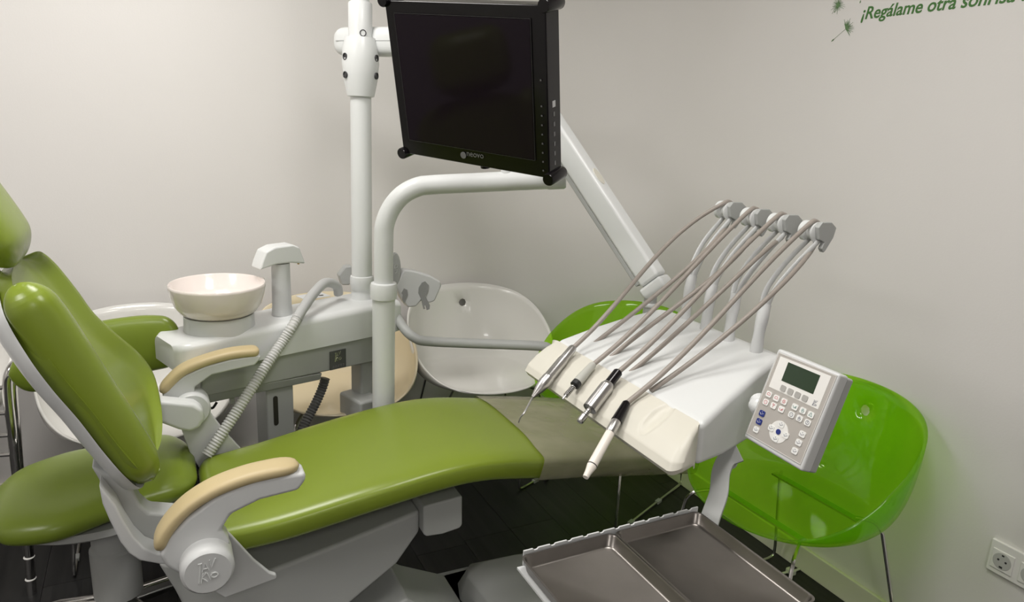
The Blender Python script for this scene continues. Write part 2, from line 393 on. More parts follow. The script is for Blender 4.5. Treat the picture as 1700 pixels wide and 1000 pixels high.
# backrest
def back_ring(prof, n=30):
    rg = []
    for (x, z, yn, yf, nb, fb) in prof: rg.append((x, z, yn, yf, nb, fb))
    return rg
BP = [  # x, z, near y, far y, far side bulge
    (-.272, 1.155, 1.76, 1.88, .00), (-.265, 1.142, 1.68, 1.97, .00), (-.245, 1.10, 1.60, 2.04, .0), (-.210, 1.03, 1.558, 2.065, .0), (-.178, .965, 1.55, 2.07, .0), (-.140, .895, 1.55, 2.10, .006), (-.104, .82, 1.55, 2.145, .018), (-.070, .755, 1.555, 2.135, .018), (-.045, .70, 1.60, 1.99, .008), (-.036, .675, 1.70, 1.82, .0)]
def backrest_mesh():
    S = spline([np.array(a, float) for a in BP], 8); rg = []
    N = 36; nrm = V((.905, 0, .425)); L = len(S)
    for i, a in enumerate(S):
        e = i/8. if i < L/2 else (L-1-i)/18.; q = math.sqrt(max(1-(1-min(e, 1))**2, .02))
        x, z, yn, yf, fb = a; r = []
        up = []; dn_ = []
        for k in range(N+1):
            w_ = -1+2*k/N; y = (yn+yf)/2+w_*(yf-yn)/2
            sidef = math.exp(-((abs(w_)-.86)/(.105 if w_ < 0 else .17))**2); tz = min(1, max(0, (1.135-z)/.11)); tz = tz*tz*(3-2*tz)
            edge = (max(1-abs(w_)**7, 0))**.5
            fb_ = fb*(w_+1)/2
            fh = (-.004+(.022*tz if w_ < 0 else .034)*sidef)*q*edge+fb_
            bh = -.045*q*(max(1-abs(w_)**9, 0))**.4+fb_
            up.append(V((x, y, z))+nrm*fh); dn_.append(V((x, y, z))+nrm*bh)
        rg.append(up+dn_[::-1][1:-1])
    return rg
MB().rings(backrest_mesh()).build('backrest_cushion', VINYL, chair, ang=70)
bn = V((.905, 0, .425))
BO = [[*(PY(px-5, py+2, 1.598)+bn*.020), 0, hw, 0, *(bn*ht)] for px, py, hw, ht in ((12, 478, .042, .042), (60, 541, .046, .047), (130, 645, .046, .047), (195, 737, .044, .044), (242, 802, .038, .036))]
MB().rings(cushion(BO, 2.3, 32, er=.055)).build('side_bolster', VINYL, chair, ang=70)
# backrest shell behind the cushion
def shell_ring():
    S = spline([np.array(a, float) for a in BP[1:]], 6); rg = []; nrm = V((.905, 0, .425)); L = len(S)
    for i, a in enumerate(S):
        x, z, yn, yf, fb = a; r = []
        for k in range(21):
            w_ = -1+2*k/20; y = (yn+yf)/2+w_*((yf-yn)/2+.006); d = -.03-.055*(max(1-abs(w_)**3, 0))**.6
            r.append(V((x, y, z))+nrm*d)
        r += [p+nrm*.012*(1 if 0 < j < 20 else .3) for j, p in reversed(list(enumerate(r)))]
        rg.append(r)
    return rg
MB().rings(shell_ring()).build('backrest_shell', WHITE2, chair, ang=60)
# headrest
hd = V((-.425, 0, .905)); hn = V((.905, 0, .425)).normalized()
hc = V((-.312, 1.79, 1.262))
HS = [[*(hc+hd*s), 0, wy, 0, *(hn*t)] for s, wy, t in ((-.11, .12, .035), (-.06, .145, .045), (.02, .15, .045), (.12, .14, .04))]
MB().rings(cushion(HS, 2.8, 40, er=.06)).build('headrest', VINYL, chair, ang=70)
MB().tube([hc-hd*.02-hn*.05, hc-hd*.30-hn*.07], .008, 10).tube([hc-hd*.02-hn*.05+ey_*.04, hc-hd*.30-hn*.07+ey_*.04], .008, 10).build('headrest_rod', CHROME, chair)
# near armrest
def arm(yc, pad, body, wid, name='armrest'):
    y0 = yc-wid/2
    bpoly = [PY(px, py, y0) for px, py in body]
    o = MB().ext(bpoly, (0, wid, 0)).build(name, WHITE2, chair, bevel=.010)
    path = spline([PY(px, py, y0) for px, py in pad], 6)
    n = len(path); rg = []
    for i, p in enumerate(path):
        t = (path[min(i+1, n-1)]-path[max(i-1, 0)]).normalized(); up = V((-t.z, 0, t.x)).normalized()
        if up.z < 0 and i > 3: up = -up
        e = min(i, n-1-i)/5.; q = math.sqrt(max(1-(1-min(e, 1))**2, .03))
        c = p+V((0, wid/2, 0))
        rg.append([c+ey_*(wid/2+.004)*q*spow(math.cos(2*math.pi*k/20), .6)+up*.014*q*spow(math.sin(2*math.pi*k/20), .7) for k in range(20)])
    MB().rings(rg).build('arm_pad', PAD, o, ang=70)
    return o
pad1 = [(263, 922), (272, 896), (292, 868), (320, 842), (360, 818), (410, 799), (455, 788), (500, 780)]
body1 = [(264, 924), (275, 942), (300, 957), (335, 962), (375, 945), (383, 900), (368, 882), (384, 856), (432, 832), (496, 816), (509, 798), (508, 785), (455, 793), (405, 806), (355, 828), (310, 862), (280, 895)]
arm1 = arm(1.505, pad1, body1, .058)
dc = PY(343, 932, 1.475)
dsk = MB().lathe([(.0, -.046), (.046, -.046), (.052, -.040), (.054, -.03), (.054, .035), (.046, .04)], dc, (0, 1, 0), 40).build('pivot_disc', WHITE2, arm1)
# embossed emblem strokes
def strokes(lines, o, r, u, n, s, rad, mt, parent, name='emblem'):
    b = MB()
    for ln in lines: b.tube([V(o)+r*(x*s)+u*(-y*s)+n*rad*.3 for x, y in ln], rad, 6)
    return b.build(name, mt, parent)
EMB = [[(-50, -65), (-62, 60)], [(-62, -65), (-40, -67)], [(-42, -10), (-24, -68), (-6, -14)], [(-36, -28), (-10, -30)], [(0, -80), (8, -28), (32, -84)],
       [(-40, 0), (-52, 60)], [(-22, -4), (-46, 26), (-18, 58)], [(-16, 2), (0, 54), (10, 6)], [(22+18*math.cos(k*.5236), 24+16*math.sin(k*.5236)) for k in range(13)]]
strokes(EMB, dc+V((.004, -.046, .002)), ex_, ez_, V((0, -1, 0)), .00036, .0015, WHITE, arm1)
# far armrest
q3 = lambda L: [(240+x/2.942, 380+y/2.942) for x, y in L]
pad2 = q3([(82, 815), (120, 765), (190, 702), (300, 655), (420, 622), (520, 610), (565, 612)])
body2 = q3([(84, 822), (110, 850), (190, 870), (250, 850), (245, 775), (330, 715), (450, 688), (540, 668), (570, 632), (560, 618), (420, 640), (300, 672), (190, 722), (120, 782)])
arm2 = arm(2.115, pad2, body2, .05)
pc = PY(318, 676, 2.10)
MB().lathe([(.0, -.03), (.045, -.03), (.05, -.024), (.05, .035), (.04, .04)], pc, (0, 1, 0), 36).build('pivot_disc', WHITE2, arm2)
# far backrest hinge bar and side cheek
hb = [PY(x, y, 2.03) for x, y in ((250, 664), (322, 671), (337, 680), (340, 696), (332, 712), (315, 719), (296, 715), (250, 698))]
MB().ext(hb, (0, .05, 0)).build('hinge_bar', WHITE, chair, bevel=.012)
ch = [PY(x, y, 2.105) for x, y in ((298, 705), (345, 680), (372, 715), (400, 745), (340, 790), (318, 760))]
MB().ext(ch, (0, .012, 0)).build('side_cheek', WHITE2, chair, bevel=.004)
# near side cheek (trough), carrier arm and curved band
ch = [PY(x, y, 1.575) for x, y in ((330, 872), (358, 870), (383, 889), (422, 931), (448, 952), (459, 955), (459, 962), (373, 994), (348, 978), (325, 950))]
MB().ext(ch, (0, .014, 0)).build('side_cheek', WHITE2, chair, bevel=.004)
cb = [PY(x, y, 1.545) for x, y in ((164, 806), (170, 838), (182, 866), (200, 902), (214, 920), (232, 932), (266, 938), (300, 938), (300, 920), (262, 920), (240, 911), (222, 893), (205, 866), (192, 840))]
MB().ext(cb, (0, .055, 0)).build('carrier_band', WHITE2, chair, bevel=.005)
ca = [PY(x, y, 1.60) for x, y in ((150, 775), (215, 800), (232, 838), (248, 852), (290, 855), (335, 872), (335, 925), (264, 922), (240, 905), (205, 868))]
MB().ext(ca, (0, .06, 0)).build('carrier_arm', GREYP, chair, bevel=.008)
# under frame
uf = [PY(x, y, 1.69) for x, y in ((262, 938), (330, 935), (450, 948), (560, 905), (698, 848), (697, 884), (660, 937), (585, 1000), (500, 1075), (400, 1090), (330, 1060), (292, 985))]
MB().ext(uf, (0, .34, 0)).build('under_frame', GREYP, chair, bevel=.012)
fb = [PY(x, y, 1.66) for x, y in ((703, 842), (768, 824), (768, 872), (764, 878), (735, 888), (708, 892), (703, 888))]
MB().ext(fb, (0, .36, 0)).build('foot_bracket', GREYP, chair, bevel=.008)
la = [PY(x, y, 1.92) for x, y in ((640, 925), (662, 937), (735, 966), (790, 1000), (850, 1060), (700, 1160), (500, 1160), (420, 1060))]
lo = MB().ext(la, (0, -.22, 0)).build('lift_arm', GREYP, chair, bevel=.008)
zb = min(v.co.z for v in lo.data.vertices); 
for v in lo.data.vertices: v.co.z = max(v.co.z, .03)
def ringz(pts, z): return [V((x, y, z)) for x, y in pts]
MB().rings([ringz([(.1, 1.5), (.85, 1.5), (.85, 1.93), (.1, 1.93)], z) for z in (0, .03)]).build('base_plate', WHITE2, chair, bevel=.008)
b0 = [(.80, 1.43), (.775, 1.78), (.80, 1.86), (1.0, 1.86), (1.28, 1.80), (1.30, 1.36)]
b1 = [(.815, 1.44), (.795, 1.77), (.825, 1.825), (.985, 1.815), (1.24, 1.76), (1.26, 1.38)]
b2 = [(.87, 1.46), (.850, 1.755), (.866, 1.79), (.975, 1.785), (1.21, 1.73), (1.23, 1.40)]
MB().rings([ringz(b0, 0.0), ringz(b0, .03), ringz(b1, .115), ringz(b2, .135)]).build('base_cover', GREYP, chair, bevel=.006)

# ------------------------------------------------------------------ operator stool
stool = thing('operator_stool', (-.20, 2.06, 0), 'green operator stool with curved seat and backrest behind the dental chair', 'stool')
def kidney():
    st = []
    for x, y, hw, th, z in ((-.435, 2.03, .10, .035, .50), (-.38, 2.02, .17, .045, .505), (-.27, 2.03, .215, .05, .51), (-.15, 2.06, .20, .045, .512), (-.03, 2.08, .19, .045, .515), (.055, 2.06, .15, .038, .515)):
        st.append([x, y, z-.02, 0, hw, 0, 0, 0, th])
    return cushion(st, 2.6, 44, er=.08)
MB().rings(kidney()).build('seat', VINYL2, stool, ang=70)
ub = MB().rings([[V((-.20+.2*a*math.cos(k*math.pi/16)*1.0, 2.05+.17*a*math.sin(k*math.pi/16), z)) for k in range(32)] for a, z in ((.75, .405), (1.0, .418), (1.12, .432), (1.1, .45))])
ub.build('seat_pan', GREYP, stool)
MB().lathe([(.062, .16), (.062, .305), (.055, .31), (.055, .41)], (-.165, 2.03, 0), n=28).build('column', GREYP, stool)
for k in range(5):
    a = 2*math.pi*k/5+.35; d = V((math.cos(a), math.sin(a), 0)); c = V((-.165, 2.03, 0))
    l = MB().tube([c+ez_*.13, c+d*.15+ez_*.12, c+d*.30+ez_*.085], [.026, .024, .018], 12).build('base_leg', CHROME, stool)
    e = c+d*.29
    MB().lathe([(.0, -.014), (.026, -.014), (.028, -.008), (.028, .008), (.026, .014), (0, .014)], e+ez_*.028, d.cross(ez_), 20).tube([e+ez_*.028, e+ez_*.08], .008, 8).build('castor', BLACKM, l)
def sback():
    st = []
    for x, y, hw, th in ((-.40, 2.30, .045, .028), (-.33, 2.34, .08, .035), (-.2, 2.365, .09, .036), (-.06, 2.35, .09, .036), (.03, 2.315, .075, .032), (.045, 2.30, .05, .026)):
        st.append([x, y, .765+(.22-(-x))*.12, .0, 0, hw, .0, th, 0])
    return cushion(st, 2.5, 36, er=.06)
MB().rings(sback()).build('backrest', VINYL2, stool, ang=70)
MB().tube(spline([(-.19, 2.12, .42), (-.19, 2.36, .42), (-.19, 2.41, .5), (-.19, 2.41, .72)], 6), .013, 10).build('back_stem', CHROME, stool)
MB().box((.045, 1.98, .425), (.055, .045, .012)).tube([(-.05, 2.0, .424), (.03, 1.985, .424)], .006, 8).build('height_lever', GREYP, stool, bevel=.004)

# ------------------------------------------------------------------ spittoon unit
ua = V((.948, .319, 0)); va = V((-.319, .948, 0))
uq = PY(600, 563, 2.32)                      # on the front face, lower edge
def PU(px, py, d=0.): return PP(px, py, uq+va*d, va)
unit = thing('dental_unit', (.45, 2.33, 0), 'white spittoon unit with round bowl, cup filler and tall equipment pole', 'dental unit')
zb_ = uq.z; zt_ = zb_+.115; ztL = zb_+.092
uL = (PU(296, 600)-uq).dot(ua); uR = (PU(668, 555)-uq).dot(ua)
DEP = .21
def usec(d0, d1, z0, z1, rf=.045, rb=.03):
    p = [(d0, z0)]+[(d0+rf-rf*math.cos(k*math.pi/12), z1-rf+rf*math.sin(k*math.pi/12)) for k in range(7)]+[(d1-rb+rb*math.sin(k*math.pi/12), z1-rb+rb*math.cos(k*math.pi/12)) for k in range(7)]+[(d1, z0)]
    return p
def uring(u, sec): return [V((uq.x, uq.y, 0))+ua*u+va*d+ez_*z for d, z in sec]
MB().rings([uring(uL, usec(.03, DEP-.03, zb_+.008, ztL-.008, .02)), uring(uL+.02, usec(.004, DEP-.005, zb_, ztL-.002, .02)), uring(uL+.045, usec(0, DEP, zb_, ztL, .02)), uring((uL+uR)/2, usec(0, DEP, zb_, (ztL*.4+zt_*.6), .022)), uring(uR-.03, usec(0, DEP, zb_, zt_, .024)), uring(uR, usec(.01, DEP-.01, zb_+.0, zt_-.008, .024))]).build('body', WHITE, unit, ang=45)
MB().rings([uring(uL+.065, [(.02, zb_-.085), (.012, zb_), (DEP-.01, zb_), (DEP-.03, zb_-.085)]), uring(uR-.035, [(.02, zb_-.105), (.012, zb_), (DEP-.01, zb_), (DEP-.03, zb_-.105)])]).build('lower_body', GREYP, unit, bevel=.006)
MB().rings([uring(uL+.09, [(.035, zb_-.115), (.022, zb_-.08), (DEP-.02, zb_-.08), (DEP-.04, zb_-.115)]), uring(uL+.47, [(.035, zb_-.128), (.022, zb_-.1), (DEP-.02, zb_-.1), (DEP-.04, zb_-.128)])]).build('drip_tray', GREYP, unit, bevel=.004)
# bowl
bc = PU(361, 470, .105); bc.z = 0
rimz = PU(361, 470, .105).z
bowl = MB().lathe([(.06, rimz-.098), (.092, rimz-.096), (.112, rimz-.084), (.125, rimz-.064), (.134, rimz-.034), (.139, rimz-.008), (.1395, rimz-.002), (.137, rimz+.001), (.134, rimz-.003), (.125, rimz-.045), (.095, rimz-.07), (.05, rimz-.08), (.0, rimz-.083)], bc, n=56).build('bowl', CERAM, unit, ang=50)
MB().box(bc+ua*.138+ez_*(rimz-.006), (.012, .03, .016), (ua, va, ez_)).build('rim_notch', CERAM, bowl, bevel=.003)
MB().lathe([(.101, ztL-.03), (.1005, ztL), (.099, ztL+.015), (.098, rimz-.096)], bc, n=44, sx=1.04, up=ua).build('bowl_pedestal', WHITE2, unit)
# cup filler
fc = PU(468, 505, .10); fc.z = 0; hz = PU(460, 440, .10).z; tz_ = PU(460, 407, .10).z
MB().rings([[fc+ua*a*math.cos(k*math.pi/14)+va*b*math.sin(k*math.pi/14)+ez_*z for k in range(28)] for a, b, z in ((.034, .032, zt_-.01), (.031, .030, zt_+.02), (.029, .028, hz+.005))]).build('filler_post', WHITE2, unit)
hp = [(-.085, hz-.004), (-.078, hz+.018), (-.062, tz_-.012), (-.03, tz_), (.03, tz_+.002), (.052, tz_-.008), (.066, hz+.018), (.072, hz+.0), (.02, hz+.008), (-.03, hz+.008)]
hd_ = MB().ext([fc+ua*a+ez_*z-va*.032 for a, z in hp], va*.064).build('filler_head', WHITE, unit, bevel=.006)
MB().lathe([(.004, 0), (.004, -.008), (.003, -.01)], fc+ua*.063+ez_*(hz+.004), n=10).build('nozzle', mat('brass', (.5, .32, .12), .3, 1.), hd_)
# hose hatch on top
hc_ = PZ(520, 492, zt_)
MB().box(hc_+ez_*.0008, (.10, .07, .002), (ua, va, ez_)).build('hatch', WHITE2, unit, bevel=.001)
for k in (-1, 1): MB().box(hc_+ua*.024*k-va*.012+ez_*.002, (.016, .009, .002), (ua, va, ez_)).build('hatch_slot', BLACKM, unit)
# name plate
np_ = PU(561, 597, .0135); npl = MB().box(np_, (.062, .004, .066), (ua, va, ez_)).build('name_plate', mat('plate_grey', (.12, .125, .12), .35, .5), unit, bevel=.001)
strokes([[(x*1, y) for x, y in l] for l in EMB], np_-va*.002+ez_*.009+ua*.002, ua, ez_, -va, .00024, .0011, GOLDP, npl)
b_ = MB()
for k in range(5): b_.box(np_-va*.0025-ez_*.022+ua*(-.020+k*.010), (.007, .001, .009), (ua, va, ez_))
b_.build('plate_lettering', GREYPRINT, npl)
# legs
c1 = PU(456, 660, .09); wcol = .095
cl = MB().box(V((c1.x, c1.y, (zb_-.1)/2)), (wcol, .08, zb_-.1), (ua, va, ez_)).build('slotted_column', GREYP, unit, bevel=.006)
sl0 = PU(457, 657, .049); sl1 = PU(457, 708, .049)
slp = [c1-ua*0+V((0, 0, 0))]
cc = V((c1.x, c1.y, 0))-va*.0405+ua*((sl0-c1).dot(ua))
pts = [cc+ua*.008*math.cos(a)+ez_*(sl0.z-.01+.008*math.sin(a)) for a in [k*math.pi/8 for k in range(9)]]+[cc+ua*.008*math.cos(a)+ez_*(sl1.z+.01+.008*math.sin(a)) for a in [math.pi+k*math.pi/8 for k in range(9)]]
MB().ext(pts, -va*.0015).build('slot', mat('slot_dark', (.03, .028, .02), .6), cl)
c2 = PU(603, 640, .08)
MB().box(V((c2.x, c2.y, (zb_-.08)/2)), (.062, .07, zb_-.08), (ua, va, ez_)).build('support_column', GREYP, unit, bevel=.008)
c3 = PU(598, 655, .05); MB().box(V((c3.x, c3.y, c3.z/2)), (.09, .14, c3.z), (ua, va, ez_)).build('support_foot', GREYP, unit, bevel=.01)
# pole 1
pb = PU(601, 480, .11); pb.z = 0
def zat(px, py): # height on the pole for a pixel row
    r = ray(px, py); t = (pb.x*r.x+pb.y*r.y)/(r.x*r.x+r.y*r.y); return CAM_H+r.z*t
z_ = lambda py: zat(600, py)
MB().lathe([(.036, zt_-.02), (.0355, z_(300)), (.035, z_(155))], pb, n=32).build('pole', WHITE, unit)
MB().lathe([(.040, z_(497)), (.038, z_(490)), (.0385, z_(486)), (.037, z_(483)), (.0385, z_(480)), (.042, z_(478)), (.042, z_(462)), (.040, z_(458)), (.036, z_(457))], pb, n=32).build('pole_collar', WHITE, unit)
jt = MB().lathe([(.040, z_(161)), (.045, z_(160)), (.055, z_(135)), (.061, z_(105)), (.058, z_(80)), (.050, z_(63)), (.038, z_(62))], pb, n=36).build('pole_joint', WHITE, unit)
up_ = MB().lathe([(.039, z_(70)), (.039, z_(7)), (.036, z_(4)), (.030, z_(4)), (.030, 2.14), (.026, 2.15)], pb, n=32).build('upper_pole', WHITE, unit)
tocam = V((-pb.x, -pb.y, 0)).normalized(); side = V((-tocam.y, tocam.x, 0))
for px_, py_ in ((577, 95), (577, 125), (626, 98), (626, 127), (605, 57)):
    zz = zat(px_, py_); rr = .059 if py_ > 60 else .0385
    if 90 < py_ < 100: rr = .0605
    lat = (px_-601)/F_PX*2.45
    s_ = -side if (-side).dot(V((.9, -.45, 0))) > 0 else side
    dr = (s_*(lat/rr)+tocam*math.sqrt(max(1-(lat/rr)**2, .02))).normalized()
    MB().lathe([(.011, -.004), (.011, .0018), (.009, .0018), (.008, -.0005), (.0, -.0005)], pb+dr*rr+ez_*zz, dr, 14).build('screw', mat('dark_screw', (.08, .08, .085), .35, .8), up_ if py_ < 60 else jt)
MB().lathe([(0, -.02), (.03, -.018), (.034, 0), (.03, .018), (0, .02)], pb+V((-.02, .05, zat(570, 108))), (1, 0, 0), 20).build('joint_knob', WHITE, unit)
# instrument holder beside the pole
hq = PU(690, 480, .10)
def PH(px, py): return PP(px, py, hq, V((.25, 1, 0)).normalized())
q6 = lambda L: [(560+x/3.5725, 400+y/3.5725) for x, y in L]
hold = MB().ext([PH(*p) for p in q6([(345, 270), (395, 170), (470, 182), (560, 210), (615, 242), (620, 270), (580, 360), (545, 372), (500, 355), (470, 392), (420, 398), (400, 375), (380, 345)])], (0, .045, 0)).build('hose_holder', WHITE2, unit, bevel=.008)
for L in ([(520, 240), (540, 262), (536, 300), (522, 330), (548, 382), (545, 405), (530, 410), (522, 380), (515, 385), (520, 402), (510, 405), (498, 350), (480, 310), (482, 278), (500, 248)], [(395, 282), (412, 290), (416, 320), (402, 350), (395, 372), (385, 350), (388, 320), (380, 310)]):
    MB().ext([PH(*p)-V((0, .003, 0)) for p in q6(L)], (0, .004, 0)).build('holder_socket', MIDGREY, hold)
MB().ext([PH(*p)+V((0, .03, 0)) for p in q6([(20, 215), (60, 162), (105, 158), (105, 260), (80, 275), (40, 275)])], (0, .04, 0)).build('hose_holder', GREYP, unit, bevel=.006)
ov = [PH(x, y) for x, y in [(657+ 9*math.cos(k*math.pi/12), 447+27*math.sin(k*math.pi/12)) for k in range(24)]]
ovp = MB().ext(ov, (0, .02, 0)).build('switch_plate', GREYP, unit, bevel=.004)
strokes([[(-3, -10), (4, -12), (3, -4), (-3, -2), (-3, -10)], [(-3, 2), (3, 1), (2, 8), (-2, 9)]], PH(657, 447)-V((0, .002, 0)), ex_, ez_, V((0, -1, 0)), .0016, .0012, WHITE, ovp, 'symbol')
# bent grey arm
gp = [PY(655, 520, 2.40), PY(672, 547, 2.35), PY(690, 562, 2.30), PY(712, 567, 2.27), PY(800, 571, 2.19), PY(890, 574.5, 2.11), PY(912, 579, 2.09), PY(932, 592, 2.075), PY(944, 612, 2.07), PY(949, 640, 2.07), PY(952, 690, 2.07)]
ga = MB().tube(spline(gp, 6), .0175, 18).build('bent_arm', GREYP, unit)
e_ = PY(950, 655, 2.07); MB().lathe([(.0185, -.006), (.021, -.004), (.021, .004), (.0185, .006)], e_, (0, 0, 1), 20).build('arm_ring', GREYP, ga)
# suction hoses
def ribbed(path, r, pitch, amp):
    out = []; R = []; acc = 0
    P = [V(p) for p in path]
    seg = []
    for a, b in zip(P, P[1:]):
        L = (b-a).length; n = max(1, int(L/(pitch/4)))
        for k in range(n): seg.append((a.lerp(b, k/n), acc+L*k/n))
        acc += L
    for p, s in seg: out.append(p); R.append(r+amp*math.sin(2*math.pi*s/pitch))
    return out, R
sh = thing('suction_hose', PU(557, 478, .12), 'light grey ribbed suction hose draped from the unit to the seat corner', 'hose')
hpth = spline([PU(562, 488, .13), PU(558, 474, .12), PU(540, 470, .10), PU(522, 486, .06), PU(502, 514, .01), PU(486, 541, -.022), PY(470, 566, 2.20), PY(440, 610, 2.16), PY(390, 688, 2.11), PY(343, 757, 2.075)], 10)
ns = 47
MB().tube(hpth[:ns], .0165, 16).build('smooth_sleeve', HOSEG, sh)
pp_, rr_ = ribbed(hpth[ns-2:], .0158, .0088, .0016)
MB().tube(pp_, rr_, 16).build('ribbed_hose', mat('white_grey_hose', (.56, .56, .55), .35), sh)
sh2 = spline([PU(540, 628, .10), PU(535, 645, .10), PU(523, 672, .09), PU(508, 700, .08), PU(490, 740, .06)], 10)
pp_, rr_ = ribbed(sh2, .016, .010, .0018)
tag(MB().tube(pp_, rr_, 14).build('drain_hose', HOSED), 'dark grey ribbed hose hanging under the spittoon unit', 'hose')
MB().tube(spline([PU(338, 645, .1), PU(342, 670, .1), PU(352, 678, .1), PU(360, 668, .1)], 6), .004, 8).build('cable', BLACKM, unit)
MB().lathe([(.008, 0), (.008, -.02), (.006, -.022)], PU(385, 660, .06), n=12).build('drain_spout', GREYP, unit)
d3 = spline([PY(318, 700, 2.2), PY(325, 730, 2.2), PY(332, 765, 2.2), PY(335, 800, 2.2)], 8)
pp_, rr_ = ribbed(d3, .013, .010, .0015)
tag(MB().tube(pp_, rr_, 12).build('supply_hose', BLACKM), 'black ribbed hose beside the far armrest pivot', 'hose')

# ------------------------------------------------------------------ monitor stand and monitor
ms0 = PY(637, 470, 2.185); 
ms = thing('monitor_stand', (ms0.x, ms0.y, 0), 'white bent-tube monitor stand rising behind the dental seat', 'stand')
def zat2(px, py):
    r = ray(px, py); t = (ms0.x*r.x+ms0.y*r.y)/(r.x*r.x+r.y*r.y); return CAM_H+r.z*t
pol = V((ms0.x, ms0.y, 0))
MB().lathe([(.037, 0), (.037, zat2(637, 488))], pol, n=32).build('lower_tube', WHITE, ms)
MB().lathe([(.043, zat2(637, 495)), (.0435, zat2(637, 492)), (.0435, zat2(637, 474)), (.041, zat2(637, 470)), (.031, zat2(637, 469))], pol, n=32).build('collar', WHITE, ms)
te = PY(925, 297, 1.93)
tp = [V((pol.x, pol.y, zat2(637, 480))), V((pol.x, pol.y, zat2(637, 400))), V((pol.x+.003, pol.y-.002, zat2(640, 372))), PY(650, 345, 2.175), PY(668, 324, 2.16), PY(692, 311, 2.145), PY(718, 307, 2.13), PY(800, 303, 2.06), te]
MB().tube(spline(tp, 8), .0305, 24).build('bent_tube', WHITE, ms)
dte = (te-PY(800, 303, 2.06)).normalized()
MB().lathe([(.0315, -.03), (.0325, -.025), (.0325, .02), (.028, .027), (0, .03)], te, dte, 28).build('end_cap', WHITE, ms)
mc = V((.6689, 1.6003, 1.5673)); mr = V((.4923, -.8678, -.0679)).normalized(); mu = V((-.1973, -.1872, .9623)).normalized(); mn = mr.cross(mu).normalized(); mu = mn.cross(mr)
MW, MH = .452, .372
mk = te-dte*.16
MB().tube([mk, V((mk.x, mk.y, 1.56)), mc-mn*.06], .018, 14).build('mount_post', WHITE, ms)
mon = thing('monitor', mc-mn*.03-mu*MH/2, 'black square monitor with round corner bumpers on the white stand', 'monitor')
ax3 = (mr, mu, mn)
MB().box(mc-mn*.0285, (MW, MH, .053), ax3).build('housing', BLACK, mon, bevel=.003)
scr = MB().box(mc+mn*.0005-mr*.004+mu*.006, (MW-.07, MH-.07, .002), ax3).build('screen', SCREEN, mon)
fr = MB()
for sx, sy, cx, cy in ((MW-.066, .0012, -.004, (MH-.066)/2+.006), (MW-.066, .0012, -.004, -(MH-.066)/2+.006), (.0012, MH-.066, -.004-(MW-.066)/2, .006), (.0012, MH-.066, -.004+(MW-.066)/2, .006)):
    fr.box(mc+mn*.0008+mr*cx+mu*cy, (sx, sy, .0012), ax3)
fr.build('screen_edge', mat('edge_dark', (.03, .028, .03), .3), mon)
for sx in (-1, 1):
    for sy in (-1, 1):
        MB().lathe([(0, -.058), (.0135, -.058), (.015, -.055), (.015, .004), (.0135, .007), (0, .007)], mc+mr*sx*(MW/2)+mu*sy*(MH/2), mn, 24).build('corner_bumper', BLACK, mon)
t_ = text_mesh('logo_lettering', 'neovo', .021, mat('logo_grey', (.16, .16, .16), .4), .0002); frame(t_, mc+mn*.0008-mr*.012-mu*(MH/2-.0225), mr, mu, mn, mon)
MB().lathe([(.0085, 0), (.0085, .0012), (0, .0012)], mc+mn*.0004-mr*.022-mu*(MH/2-.0265+.0085-.0045), mn, 20).build('logo_mark', MATS['logo_grey'], mon)
for k in range(9):
    yy = .02-k*.021 if k else .055
    MB().box(mc+mn*.0006+mr*(MW/2-.0155)+mu*(yy-.02), (.0035, .0035, .0008), ax3).build('key_symbol', GREYPRINT, mon)
for k in range(7):
    s_ = (.006, .014) if k == 0 else (.003, .010)
    MB().box(mc-mn*.026+mr*(MW/2+.0004)+mu*(.0-k*.0225-.02), (.0006, s_[1], s_[0]*2), (mr, mu, mn)).build('side_print', GREYPRINT if k else mat('silver_label', (.4, .4, .4), .4), mon)
MB().lathe([(0, -.006), (.012, -.006), (.012, .006), (0, .006)], mc-mn*.03-mu*(MH/2+.006)+mr*.02, mu, 16).build('knob', BLACK, mon)

# ------------------------------------------------------------------ delivery arm
z1 = zat(560, 64)
E0 = V((pb.x, pb.y+.085, z1))
el = PY(822, 52, 2.12); 
pend = PZ(1078, 516, 1.0)     # pivot above the instrument table
da = thing('delivery_arm', V((pb.x, pb.y+.05, z1)), 'white two-part arm from the equipment pole down to the instrument table', 'arm')
hdir = (V((el.x, el.y, z1))-E0).normalized()
st0 = E0-hdir*.075
hv = hdir.cross(ez_).normalized()
def capsule(p, q, hz, hy, name, m_, par, ns=10):
    d = (q-p).normalized(); s = d.cross(ez_).normalized(); u = s.cross(d); rg = []
    L = (q-p).length
    for t in [hz*(1-math.cos(k*math.pi/12)) for k in range(7)]+[L-hz*(1-math.cos(k*math.pi/12)) for k in range(6, -1, -1)]:
        e = min(t, L-t); q_ = math.sqrt(max(1-(1-min(e/hz, 1))**2, .01))
        rg.append([p+d*t+s*hy*q_*spow(math.cos(2*math.pi*k/28), .7)+u*hz*q_*spow(math.sin(2*math.pi*k/28), .7) for k in range(28)])
    return MB().rings(rg).build(name, m_, par, ang=60)
elz = V((el.x, el.y, z1))
ub_ = capsule(st0, elz+hdir*.05, .047, .04, 'upper_boom', WHITE, da)
MB().box((st0+elz)/2, ((elz-st0).length-.06, .0815, .0015), (hdir, hv, ez_)).build('seam', MIDGREY, ub_)
MB().lathe([(.038, -.10), (.042, -.09), (.042, .06), (.036, .07)], elz, n=28).build('elbow', WHITE, da)
